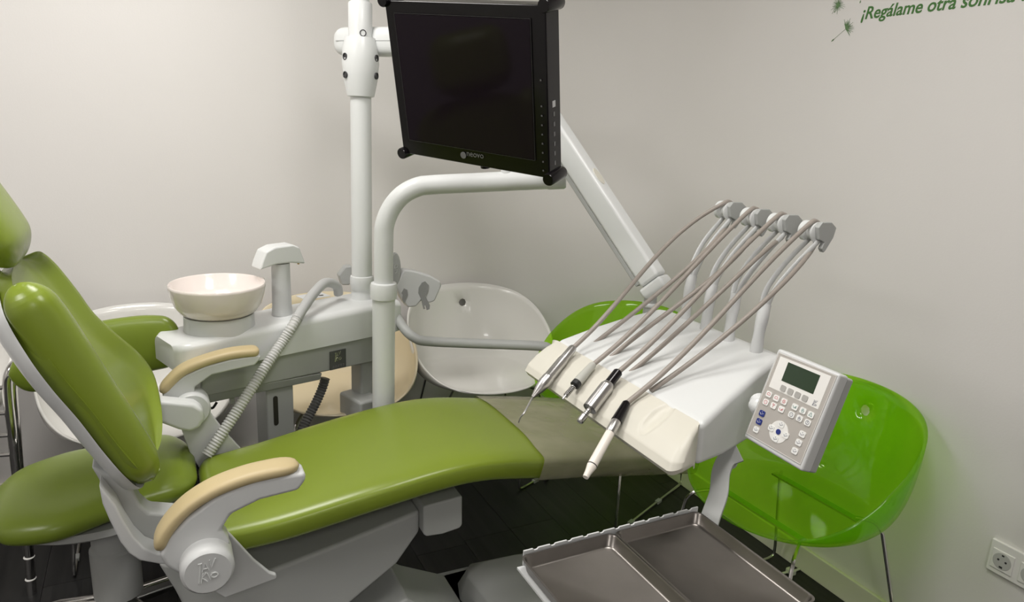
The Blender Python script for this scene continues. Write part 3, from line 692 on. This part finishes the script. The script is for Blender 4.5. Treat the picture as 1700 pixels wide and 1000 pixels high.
# spring arm with a white upper face and grey lower cheeks
A0 = PY(824, 66, 2.08)
A1 = PX(1086, 466, 1.225)
d_ = (A1-A0).normalized(); sd = d_.cross(ez_).normalized(); un = sd.cross(d_)
def bar(name, m_, c0, c1, hw, h0, h1, bev=.006, par=da):
    rg = [[c+sd*hw*i+un*j for i, j in ((-1, h0), (1, h0), (1, h1), (-1, h1))] for c in (c0, c1)]
    return MB().rings(rg).build(name, m_, par, bevel=bev)
sb_ = bar('spring_arm', WHITE, A0, A1, .027, -.034, .034, .010)
bar('lower_cover', GREYP, A0+d_*.02, A1-d_*.012, .023, -.047, -.033, .003)
tt = A0.lerp(A1, .62)
cv_ = MB().rings([[tt+d_*(a*.028)+sd*(b*.014)+un*h for a, b in arc((0, 0), 1, 0, 2*math.pi, 24)[:-1]] for h in (.033, .0358)]).build('screw_cover', CREAM, sb_)
eb = MB().rings([[A1+d_*t+sd*i*.028*s+un*j*s for i, j in ((-1, -.047), (1, -.047), (1, .035), (-1, .035))] for t, s in ((0, 1), (.02, 1), (.035, .9))]).build('end_block', WHITE, da, bevel=.01)
pvz = pend.z
pv = V((pend.x, pend.y, 0))
MB().tube([A1-un*.02, V((pv.x, pv.y, A1.z-.05)), V((pv.x, pv.y, .95))], .018, 18).build('pivot_post', GREYP, da)
MB().lathe([(.0195, 0), (.021, .002), (.021, .010), (.0195, .012)], V((pv.x, pv.y, 1.012)), n=20).build('pivot_ring', WHITE, da)

# ------------------------------------------------------------------ instrument table
tb = thing('instrument_table', (1.0, 1.22, .88), 'white dental instrument table with ivory front edge and four whip arms', 'instrument table')
def yr(x): return .908+(x-.82)*.40
def yl(x): return 1.485+(x-.82)*.06
def tprof(prof, name, m_, bev, ends=((0, 1, 0), (1, 1, 0))):
    rg = []
    for t, k, dz in ends:
        rg.append([V((x, yr(x)*(1-t)+yl(x)*t, z+dz)) for x, z in prof])
    return MB().rings(rg).build(name, m_, tb, bevel=bev)
front = [(.892, .964), (.862, .953), (.830, .934), (.805, .912), (.797, .898), (.806, .886), (.835, .879), (.892, .8735)]
fd = V((-.062, -.012, -.040)).normalized(); fs_ = V((.1, -1, 0)); fs_ = (fs_-fd*fs_.dot(fd)).normalized(); fn = fd.cross(fs_); fn = fn if fn.z > 0 else -fn
rc_ = PX(1090, 692, .8545)
fine = []
for (xa, za), (xb, zb2) in zip(front, front[1:]+front[:1]): fine += [(xa+(xb-xa)*k/8, za+(zb2-za)*k/8) for k in range(8)]
rg = []
ends_ = [.016*(1-math.cos(k*math.pi/16)) for k in range(8)]
ts_ = [e_/.57 for e_ in ends_]+[.016/.57+(1-.032/.57)*k/120 for k in range(121)]+[1-e_/.57 for e_ in ends_[::-1]]
for t in ts_:
    row = []; e_ = min(t, 1-t)*.57; ins = .016*(1-math.sqrt(max(1-(1-min(e_/.016, 1))**2, 0)))
    for x, z in fine:
        y_ = yr(x)*(1-t)+yl(x)*t; k_ = ins/.045; x, z = x+(.865-x)*k_, z+(.918-z)*k_*(1 if x < .89 else .0)
        p = V((min(x, .892), y_, z)); d = p-rc_; r2 = (d.dot(fd)/.050)**2+(d.dot(fs_)/.021)**2
        if r2 < 1 and abs(d.dot(fn)) < .02: p -= fn*.012*(1-r2)**.7
        row.append(p)
    rg.append(row)
MB().rings(rg).build('front_handle', CREAM, tb, ang=50)
bodyp = [(.8925, .9625), (1.0, .986), (1.12, 1.006), (1.22, 1.016), (1.268, 1.006), (1.272, .94), (1.22, .88), (1.11, .852), (1.0, .857), (.8925, .874)]
tprof(bodyp, 'table_body', WHITE, .014)
# slots and finger recess
q_ = V((-.50, 0, .86)).normalized()
for k, (px, py) in enumerate(((985, 588), (1020, 617), (1060, 643), (1104, 668))):
    c = PX(px, py, .893); c.z = .9655
WY = [1.441, 1.343, 1.248, 1.156]; WB = [(1138, 530), (1172, 548), (1210, 566), (1256, 585)]; WT = [(1208, 350), (1252, 362), (1298, 372), (1352, 385)]
def ztop(x):
    P_ = [(.8925, .9625), (1.0, .986), (1.12, 1.006), (1.22, 1.016), (1.268, 1.006)]
    for (a, b), (c, d) in zip(P_, P_[1:]):
        if x <= c: return b+(d-b)*(x-a)/(c-a)
    return 1.0
PUL = []
for i in range(4):
    base = PZ(*WB[i], 1.013); topc = PX(*WT[i], 1.385)
    y0, y1 = base.y, topc.y
    L = lambda x, z, f: V((x, y0*(1-f)+y1*f, z))
    ln = topc-base
    p0 = base-V((.003, 0, .02)); p1 = base+V((.010, ln.y*.2, ln.z*.22)); p2 = base+V((.026, ln.y*.4, ln.z*.40))
    wa = MB().tube(spline([p0, p1, p2], 6), [.0135+.001*math.sin(k) for k in range(13)], 16).build('whip_arm', WHITE2, tb)
    for s in (-1, 1):
        q = [p2-V((.005, 0, .02))+ey_*s*.005, p2+V((.012, ln.y*.1, .03))+ey_*s*.011, base+V((ln.x*.55, ln.y*.72, ln.z*.72))+ey_*s*.014, topc+V((.004, 0, -.018))+ey_*s*.014]
        S = spline(q, 6); rg = []
        for k, p in enumerate(S):
            t = (S[min(k+1, len(S)-1)]-S[max(k-1, 0)]).normalized(); n_ = t.cross(ey_).normalized(); hwd = .0095-.003*k/len(S)
            rg.append([p+ey_*.0035*math.cos(a)+n_*hwd*math.sin(a) for a in [2*math.pi*j/12 for j in range(12)]])
        MB().rings(rg).build('fork_prong', WHITE2, wa)
    pl = MB().lathe([(0, .032), (.020, .032), (.024, .028), (.024, .016), (.0175, .009), (.0175, -.001), (.024, -.007), (.025, -.012), (.020, -.0145), (0, -.0145)], topc, (0, 1, 0), 30).build('pulley', WHITE, wa)
    cp = [(-.018, .014), (-.008, .026), (.024, .025), (.042, .012), (.036, -.012), (.016, -.042), (.010, -.046), (.002, -.036), (.008, -.022), (-.010, -.014)]
    MB().ext([topc+V((a, -.0140, b)) for a, b in cp], (0, -.012, 0)).build('pulley_cover', GREYP, wa, bevel=.002)
    PUL.append(topc)
# underside tray post
pk = MB()
path = spline([PX(1228, 752, 1.06), PX(1208, 762, 1.04), PX(1197, 785, 1.015), PX(1193, 820, .985), PX(1180, 858, .945), PX(1172, 885, .93)], 8)
rg = []
for k, p in enumerate(path):
    t = (path[min(k+1, len(path)-1)]-path[max(k-1, 0)]).normalized(); s = V((.55, -.83, 0)); s = (s-t*s.dot(t)).normalized(); n_ = t.cross(s)
    rg.append([p+s*.0185*i+n_*.005*j for i, j in ((-1, -1), (1, -1), (1, 1), (-1, 1))])
pk.rings(rg).build('tray_bracket', GREYP, tb, bevel=.002)
kn = PX(1213, 768, 1.09); MB().lathe([(.0, -.006), (.013, -.006), (.014, -.004), (.014, .004), (.010, .006), (.009, .003), (0, .003)], kn, (-.3, -.6, .2), 20).build('bracket_knob', GREYP, tb)

# handpieces: each with its hose over the pulley
def handpiece(name, label, ax_pts, hose1, hose2, segs, tip, k):
    a, b = ax_pts; t = thing(name, a, label, 'handpiece', 'handpieces on the instrument table')
    d = (b-a).normalized(); L = (b-a).length
    for nm, mt_, prof in segs: MB().lathe([(r, s*L) for s, r in prof], a, d, 24).build(nm, mt_, t, ang=22)
    if tip: tip(a, b, d, L, t)
    top = PUL[k]
    # hose from the handpiece over the pulley and back through the fork
    def fit(P, n=9):
        P = np.array([list(p) for p in P]); t_ = np.r_[0, np.cumsum(np.linalg.norm(np.diff(P, axis=0), axis=1))]; t_ /= t_[-1]
        wt = np.ones(len(t_)); wt[0] = wt[-1] = 30; tt_ = np.linspace(0, 1, n); C_ = [np.polyfit(t_, P[:, k_], 3, w=wt) for k_ in range(3)]
        return [V([float(np.polyval(c_, u_)) for c_ in C_]) for u_ in tt_]
    h1 = fit([a+d*.004]+hose1+[top+V((-.012, .004, .0205))])[:-1]; h2 = fit([top+V((.010, .003, -.034))]+hose2)[1:]
    pts = h1+[top+V((-.012, .004, .0205)), top+V((.004, .004, .0235)), top+V((.018, .004, .0155)), top+V((.0235, .004, -.002)), top+V((.010, .003, -.034))]+h2
    MB().tube(spline(pts, 7), .0056, 12).build('hose', HOSE, t)
    return t
def hose_pts(L, x0, x1):
    n = len(L); xs = []
    return [PX(px, py, x0+(x1-x0)*f) for (px, py, f) in L]
a1, b1 = PX(952, 577, .874), PX(884, 660, .742)
handpiece('scaler_handpiece', 'steel scaler handpiece with thin curved tip on the ivory edge', (a1, b1),
    hose_pts([(1000, 524, 0.19), (1056, 466, 0.43), (1112, 408, 0.66), (1148, 368, 0.82), (1176, 344, 0.93)], 0.866, 1.375),
    hose_pts([(1160, 428, 0.7), (1128, 456, 0.58), (1080, 498, 0.4), (1020, 544, 0.19), (968, 585, 0.0)], 0.925, 1.375),
    [('sleeve', STEEL, [(0, .0085), (.03, .0100), (.26, .0108)]), ('body', STEEL, [(.25, .0118), (.28, .0125), (.60, .0128), (.62, .0140)]), ('nose', STEEL, [(.62, .0140), (.72, .0146), (.82, .012), (.92, .0075), (1.0, .0036)])],
    lambda a, b, d, L, t: MB().tube(spline([b, PX(871, 684, .718), PX(864, 693, .708), PX(861, 702, .704)], 6), [.0022]*10+[.0018]*9, 8).build('tip', STEEL, t), 0)
a2, b2 = PX(985, 605, .868), PX(934, 663, .768)
def spring(a, b, d, L, t):
    p = []; o = d.orthogonal().normalized(); o2 = d.cross(o)
    for k in range(70):
        s = .62+.30*k/70; p.append(a+d*(s*L)+(o*math.cos(k*.75)+o2*math.sin(k*.75))*.0052)
    MB().tube(p, .0011, 6).build('spring', STEEL, t)
handpiece('grey_coupling', 'grey hose coupling with exposed spring pin, no tip fitted', (a2, b2),
    hose_pts([(1028, 564, 0.15), (1080, 520, 0.33), (1128, 472, 0.52), (1180, 416, 0.72), (1212, 376, 0.86), (1234, 353, 0.94)], 0.868, 1.375),
    hose_pts([(1192, 452, 0.66), (1152, 488, 0.51), (1100, 526, 0.34), (1048, 564, 0.17), (998, 607, 0.0)], 0.915, 1.375),
    [('body', mat('coupling_grey', (.45, .45, .41), .45), [(0, .0075), (.05, .009), (.3, .0098), (.32, .0105), (.52, .011), (.54, .010)]), ('collar', BLACKM, [(.52, .0108), (.62, .011), (.64, .008)]), ('pin', STEEL, [(.6, .0035), (.93, .003), (1.0, .0022)])], spring, 1)
a3, b3 = PX(1027, 617, .876), PX(962, 701, .756)
handpiece('motor_handpiece', 'steel motor handpiece with black cuff on the ivory edge', (a3, b3),
    hose_pts([(1080, 568, 0.18), (1136, 516, 0.39), (1192, 456, 0.6), (1240, 408, 0.78), (1270, 372, 0.91)], 0.868, 1.375),
    hose_pts([(1264, 420, 0.79), (1216, 468, 0.61), (1160, 520, 0.42), (1100, 572, 0.22), (1036, 627, 0.0)], 0.91, 1.375),
    [('cuff', BLACK, [(0, .0085), (.02, .0105), (.26, .011), (.27, .009)]), ('body', STEEL, [(.25, .011), (.31, .0152), (.75, .0155), (.755, .013)]), ('shank', STEEL, [(.74, .0055), (.8, .0055), (.805, .0047), (.815, .0055), (.83, .0055), (.835, .0047), (.845, .0055), (.86, .0055), (.88, .0075), (.98, .0075), (1.0, .006)])], None, 2)
a4, b4 = PX(1041, 668, .838), PX(972, 793, .690)
def pen(a, b, d, L, t):
    s = text_mesh('print', 'KAVO  CF', .0085, DARKPRINT, .0001)
    n_ = (CAM-(a+d*L*.5)); n_ = (n_-d*n_.dot(d)).normalized(); n_ = (n_*1.0+ez_*.0).normalized()
    r_ = -d; u_ = n_.cross(r_); frame(s, a+d*L*.685+n_*.0084-u_*.003, r_, u_, n_, t)
handpiece('pen_handpiece', 'white pen handpiece with black cuff and dark ring, tip hanging over the seat', (a4, b4),
    hose_pts([(1088, 628, 0.14), (1144, 576, 0.32), (1200, 522, 0.5), (1260, 456, 0.7), (1308, 404, 0.87), (1326, 380, 0.94)], 0.83, 1.375),
    hose_pts([(1300, 472, 0.7), (1240, 524, 0.5), (1192, 568, 0.34), (1128, 616, 0.14), (1080, 649, 0.0)], 0.9, 1.375),
    [('cuff', BLACK, [(0, .006), (.02, .0085), (.10, .0095), (.27, .0115), (.275, .0105)]), ('ring_coupling', STEEL, [(.27, .0098), (.28, .0104), (.42, .0104), (.43, .0098)]), ('body', mat('pen_white', (.80, .75, .68), .35), [(.42, .0092), (.44, .0095), (.86, .0098), (.90, .0082), (.94, .0068), (1.0, .0058)]), ('dark_ring', BLACKM, [(.845, .0100), (.856, .0100)])], pen, 3)

# ------------------------------------------------------------------ keypad
kc = V((1.0456, .8771, .9991)); kr = V((-.0268, -.9996, -.0109)).normalized(); ku = V((.3002, -.0185, .9537)).normalized(); kn_ = kr.cross(ku).normalized(); ku = kn_.cross(kr)
KW, KH = .15, .19
kp = thing('control_keypad', kc-ku*KH/2-kn_*.02, 'white tilted control keypad with green display and small buttons', 'control panel')
ka = (kr, ku, kn_)
MB().box(kc-kn_*.013, (KW, KH, .026), ka).build('housing', WHITE2, kp, bevel=.005)
MB().box(kc-kn_*.034+kr*.003-ku*.002, (KW*.94, KH*.98, .02), ka).build('back_cover', GREYP, kp, bevel=.004)
MB().tube([kc-kn_*.02-kr*.07-ku*.03, kc-kn_*.02-kr*.10-ku*.02-kn_*.01], .017, 16).lathe([(0, -.02), (.012, -.017), (.02, 0), (.012, .017), (0, .02)], kc-kn_*.02-kr*.083-ku*.03, kr, 20).build('ball_joint', WHITE, kp)
# map from the keypad crop to face coordinates
src = np.array([(310, 35), (765, 225), (480, 925), (60, 680)], float); dst = np.array([(0, 0), (1, 0), (1, 1), (0, 1)], float)
A_ = []; 
for (x, y), (u, v) in zip(src, dst): A_ += [[x, y, 1, 0, 0, 0, -u*x, -u*y], [0, 0, 0, x, y, 1, -v*x, -v*y]]
h8 = np.linalg.solve(np.array(A_), dst.reshape(-1))
def KF(x, y):
    w_ = h8[6]*x+h8[7]*y+1; return ((h8[0]*x+h8[1]*y+h8[2])/w_-.5)*KW, (.5-(h8[3]*x+h8[4]*y+h8[5])/w_)*KH
def kpt(u, v, n=0.): return kc+kr*u+ku*v+kn_*n
def krect(pts, n0, n1, name, m_, par=kp, bev=0.):
    return MB().ext([kpt(*KF(*p), n0) for p in pts], kn_*(n1-n0)).build(name, m_, par, bevel=bev)
krect([(318, 65), (742, 235), (475, 880), (82, 655)], -.001, .0006, 'face_plate', FACEG)
krect([(332, 95), (700, 240), (602, 480), (247, 316)], .0005, .0010, 'display_surround', FACEW)
for p, q in (((322, 70), (738, 238)), ((738, 238), (474, 872)), ((474, 872), (88, 654)), ((88, 654), (322, 70))):
    a, b = kpt(*KF(*p), .0008), kpt(*KF(*q), .0008); MB().box((a+b)/2, ((b-a).length, .0008, .0006), ((b-a).normalized(), kn_.cross((b-a).normalized()), kn_)).build('border_line', FACEW, kp)
krect([(390, 138), (622, 235), (568, 371), (339, 272)], .0010, .0014, 'display', LCD)
def rrect(c, w_, h_, r_, n=4, rot=0.):
    o_ = []
    for cx, cy, a0 in ((w_/2-r_, h_/2-r_, 0), (-w_/2+r_, h_/2-r_, math.pi/2), (-w_/2+r_, -h_/2+r_, math.pi), (w_/2-r_, -h_/2+r_, 3*math.pi/2)):
        for k in range(n+1):
            a = a0+math.pi/2*k/n; x, y = cx+r_*math.cos(a), cy+r_*math.sin(a)
            o_.append((c[0]+x*math.cos(rot)-y*math.sin(rot), c[1]+x*math.sin(rot)+y*math.cos(rot)))
    return o_
CHAIRI = [[(-.35, .05), (-.12, -.2), (.12, -.05), (.36, .08)], [(0, .15), (0, .32)]]
ARC = [[(-.3, -.1), (-.25, .15), (0, .28), (.25, .15), (.3, -.1), (-.3, -.1)]]
RINGI = [[(.3*math.cos(k*.6283), .3*math.sin(k*.6283)) for k in range(11)], [(-.06, 0), (.06, 0)]]
SUN = [[(.16*math.cos(k*.7854), .16*math.sin(k*.7854)) for k in range(9)]]+[[(.22*math.cos(k*.7854), .22*math.sin(k*.7854)), (.36*math.cos(k*.7854), .36*math.sin(k*.7854))] for k in range(8)]
YI = [[(-.25, .3), (-.02, 0), (-.05, -.3)], [(.25, .25), (0, 0)], [(-.1, .3), (.1, .2)]]
BELL = [[(-.3, -.2), (-.15, -.05), (-.1, .2), (0, .32), (.1, .2), (.15, -.05), (.3, -.2), (-.3, -.2)]]
HAND = [[(-.25, .1), (-.1, -.3), (.15, -.3), (.25, .1)], [(-.1, .3), (-.05, -.1)], [(.08, .32), (.05, -.1)]]
CLK = [[(.3*math.cos(k*.6283), .3*math.sin(k*.6283)) for k in range(11)], [(0, .28), (0, -.2)]]
SPR = [[(-.35, .1), (-.1, -.2), (.05, -.1)], [(.05, 0), (.35, .2)], [(.1, -.15), (.35, -.1)], [(.05, -.05), (.3, .02)]]
KEYS = [(353, 329, KEYG, None, None), (405, 353, KEYG, None, None), (457, 377, KEYG, None, None), (510, 401, KEYG, None, None),
    (250, 372, KEYW, ARC, RED), (304, 400, KEYW, ARC, RED), (360, 425, KEYW, SUN, RED), (228, 429, KEYW, RINGI, RED), (284, 455, KEYW, YI, RED), (340, 481, KEYW, SPR, RED),
    (438, 463, KEYW, SPR, TEAL), (496, 490, KEYW, HAND, TEAL), (553, 519, KEYW, BELL, TEAL), (413, 519, KEYW, RINGI, NAVY), (471, 546, KEYW, HAND, NAVY), (529, 576, KEYW, CLK, NAVY),
    (200, 511, KEYB, CHAIRI, FACEW), (179, 570, KEYB, CHAIRI, FACEW), (158, 628, KEYW, CHAIRI, NAVY),
    (491, 659, KEYW, CHAIRI, NAVY), (465, 719, KEYW, CHAIRI, NAVY), (437, 779, KEYW, CHAIRI, NAVY)]
MB().lathe([(.0215, .0005), (.0215, .0012), (0, .0012)], kpt(*KF(319, 643)), kn_, 32).build('direction_pad', FACEW, kp)
cxy = KF(319, 643)
for x, y in ((341, 590), (267, 615), (372, 668), (297, 692)): KEYS.append((x, y, KEYW, CHAIRI, NAVY))
for x, y, mk_, ic, im in KEYS:
    c = KF(x, y); w_, h_ = (.0135, .0115) if mk_ is not KEYG else (.0125, .0115)
    kb = MB().ext([kpt(u, v, .0006) for u, v in rrect(c, w_, h_, .0028)], kn_*.0016).build('button', mk_, kp)
    if ic: strokes([[(p[0], -p[1]) for p in l] for l in ic], kpt(*c, .0022), kr, ku, kn_, .0125, .00038, im, kb, 'icon')
MB().lathe([(.0052, .0006), (.0052, .0026), (0, .0026)], kpt(*cxy), kn_, 18).build('button', KEYB, kp)
lg = KF(584, 440); strokes(EMB, kpt(*lg, .0010), kr, ku, kn_, .000085, .0003, NAVY, kp)
MB().box(kpt(-KW*.0, -KH/2+.002, -.036), (KW*.9, .008, .028), ka).build('lower_lip', WHITE2, kp, bevel=.003)

# ------------------------------------------------------------------ steel trays on their holder
ZT = .78
tl = PZ(862, 925, ZT); tm = PZ(1014, 880, ZT); tr_ = PZ(1152, 843, ZT)
holder = thing('tray_holder', ((tl.x+tr_.x)/2, tl.y-.14, ZT-.03), 'thin notched steel tray holder under the instrument table', 'tray holder')
hx0, hx1, hy1, hy0 = tl.x+.0, tr_.x+.004, tl.y+.006, tl.y-.30
MB().box(((hx0+hx1)/2, (hy0+hy1)/2, ZT-.026), (hx1-hx0, hy1-hy0, .004)).build('support_plate', WHITE2, holder)
rl = MB(); poly = [(hx0+.012, ZT-.024), (hx0+.012, ZT+.004)]
xx = hx0+.03
while xx < hx1-.02:
    poly += [(xx, ZT+.004), (xx+.003, ZT+.001), (xx+.008, ZT+.001), (xx+.011, ZT+.004)]; xx += .034
poly += [(hx1, ZT+.004), (hx1, ZT-.024)]
rl.ext([V((x, hy1, z)) for x, z in poly], (0, .003, 0)).build('notched_rail', WHITE2, holder)
def tray(x0, x1, y0, y1, label):
    t = thing('instrument_tray', ((x0+x1)/2, (y0+y1)/2, ZT-.024), label, 'tray', 'steel instrument trays')
    def rr(i, z, r_=.014): return [V((u, v, z)) for u, v in rrect(((x0+x1)/2, (y0+y1)/2), x1-x0-2*i, y1-y0-2*i, r_, 5)]
    MB().rings([rr(.009, ZT-.0235), rr(.004, ZT-.020), rr(.001, ZT-.002), rr(-.002, ZT), rr(-.0025, ZT-.0012), rr(0, ZT-.003), rr(.0025, ZT-.003), rr(.0005+.004, ZT-.0015), rr(.005, ZT-.019), rr(.010, ZT-.0215)][:4]+[rr(.001, ZT+.0006), rr(.003, ZT-.002), rr(.006, ZT-.0185), rr(.010, ZT-.0215)]).build('tray_pan', TRAYM, t, ang=50)
    return t
tray(tl.x+.003, tm.x-.002, tl.y-.285, tl.y, 'steel instrument tray lying away from the bracket, next to its twin')
tray(tm.x+.002, tr_.x-.002, tl.y-.285, tl.y, 'steel instrument tray lying against the grey bracket')

# ------------------------------------------------------------------ wall socket, lettering, seeds, cable
sk = thing('wall_socket', (XR, .87, .41), 'white double wall socket plate on the right wall', 'socket')
s0 = PX(1651, 892, XR); s1 = PX(1639, 942, XR); hh_ = s0.z-s1.z
MB().box((XR-.005, s0.y-.075, (s0.z+s1.z)/2), (.01, .15, hh_)).build('plate', FACEW, sk, bevel=.003)
for k in range(2):
    c = PX(1668, 931.5, XR); c.y -= k*.071; c.x = XR-.010
    iq = MB().box(c+V((-.001, 0, 0)), (.004, .056, .056)).build('insert', FACEW, sk, bevel=.002)
    MB().lathe([(.0235, .0032), (.0225, .0036), (.020, .0034), (.0185, .0032), (0, .0031)], c, (-1, 0, 0), 32).build('cup', mat('socket_shadow_white', (.5, .5, .48), .5), iq)
    for s in (-1, 1): MB().lathe([(.003, .0034), (.003, .0038), (0, .0038)], c+V((0, s*.0095, .002)), (-1, 0, 0), 12).build('pin_hole', DARKPRINT, iq)
    MB().box(c+V((-.0036, 0, -.0165)), (.001, .008, .005)).box(c+V((-.0036, 0, .0175)), (.001, .006, .004)).build('earth_clip', DARKPRINT, iq)
tx = text_mesh('wall_lettering', '¡Regálame otra sonrisa !', .05, LETTER, .0004, shear=.18, bold=.0008)
ba = PX(1428.5, 32.5, XR); bb_ = PX(1684, 2, XR)
bpy.context.view_layer.update()
xs = [v.co.x for v in tx.data.vertices]; wd = max(xs)-min(xs)
nwant = (ba.y-bb_.y)*1.06; 
for v in tx.data.vertices: v.co.x *= nwant/wd; v.co.y *= 1.0
frame(tx, (XR-.0006, ba.y, ba.z-.0), V((0, -1, 0)), V((0, 0, 1)), V((-1, 0, 0)))
tag(tx, 'green italic Spanish lettering on the right wall', 'lettering')
def seed(px, py, sx, sy, r, label, a0, a1, nb=22):
    c = PX(px, py, XR-.0006); e = PX(sx, sy, XR-.0006)
    b = MB()
    for k in range(nb):
        a = a0+(a1-a0)*(k+random.uniform(-.3, .3))/nb; rr = r*random.uniform(.55, 1)
        q = c+V((0, -math.cos(a)*rr, math.sin(a)*rr)); b.tube([c, c.lerp(q, .5)+V((0, 0, .001)), q], [.001, .0007, .0004], 4)
    t = thing('dandelion_seed', e, label, 'wall decal')
    b.build('pappus', SEEDM, t)
    MB().tube([c, c.lerp(e, .8)], .0005, 4).tube([c.lerp(e, .78), c.lerp(e, .88), e], [.0006, .0022, .0006], 6).build('stalk', SEEDM, t)
seed(1404, 48, 1380, 69, .032, 'printed dandelion seed with long stalk below the lettering start', -.9, 2.2)
seed(1391, 9, 1385, 21, .030, 'round printed dandelion seed tuft beside the lettering', 0, 6.28, 26)
seed(1433, -14, 1427.5, 5.5, .022, 'printed dandelion seed stalk touching the top of the lettering', -.2, 2.6)
cbz = thing('power_cable', PZ(1312, 950, 0), 'white power cable with inline plug on the floor by the baseboard', 'cable')
MB().tube(spline([PZ(1255, 962, .006), PZ(1275, 958, .006), PZ(1300, 952, .006), PZ(1330, 944, .006), PZ(1350, 928, .006)], 6), .004, 8).build('cord', mat('cable_white', (.55, .55, .48), .5), cbz)
MB().box(PZ(1313, 949, .010), (.022, .03, .018)).build('plug', MATS['cable_white'], cbz, bevel=.003)

# ------------------------------------------------------------------ chrome framed chair at the left edge
cf = thing('chrome_chair', (-.72, 2.45, 0), 'white shell chair on a shiny chrome tube frame at the left edge', 'chair')
o = bpy.data.objects.new('shell', SHELLS[SHELLW.name]); col.objects.link(o); o.parent = cf; o.location = (-.02, .12, .12)
sol = o.modifiers.new('solid', 'SOLIDIFY'); sol.thickness = .008; sol.offset = 0
for pts in ([(6, 700), (8, 640), (14, 622), (30, 612), (45, 600)],):
    pass
yc = 2.36
MB().tube(spline([PY(60, 585, yc+.1), PY(30, 600, yc+.03), PY(16, 618, yc), PY(12, 645, yc), PY(20, 720, yc), PY(28, 790, yc), PY(46, 895, yc), PY(53, 990, yc)], 8), .013, 14).build('front_tube', CHROME, cf)
MB().tube(spline([PY(40, 610, yc+.12), PY(22, 632, yc+.10), PY(26, 700, yc+.10), PY(33, 790, yc+.1)], 8), .012, 14).build('rear_tube', CHROME, cf)
for y_ in (643, 685, 722, 754):
    MB().tube([PY(-60, y_+6, yc), PY(14+(y_-640)*.09, y_, yc)], .007, 10).build('cross_bar', CHROME, cf)
for y_ in (925, 961, 988):
    c = PY(46+(y_-895)*.074, y_, yc); MB().lathe([(.0135, -.003), (.0155, 0), (.0135, .003)], c, n=20).build('clear_ring', FACEW, cf)
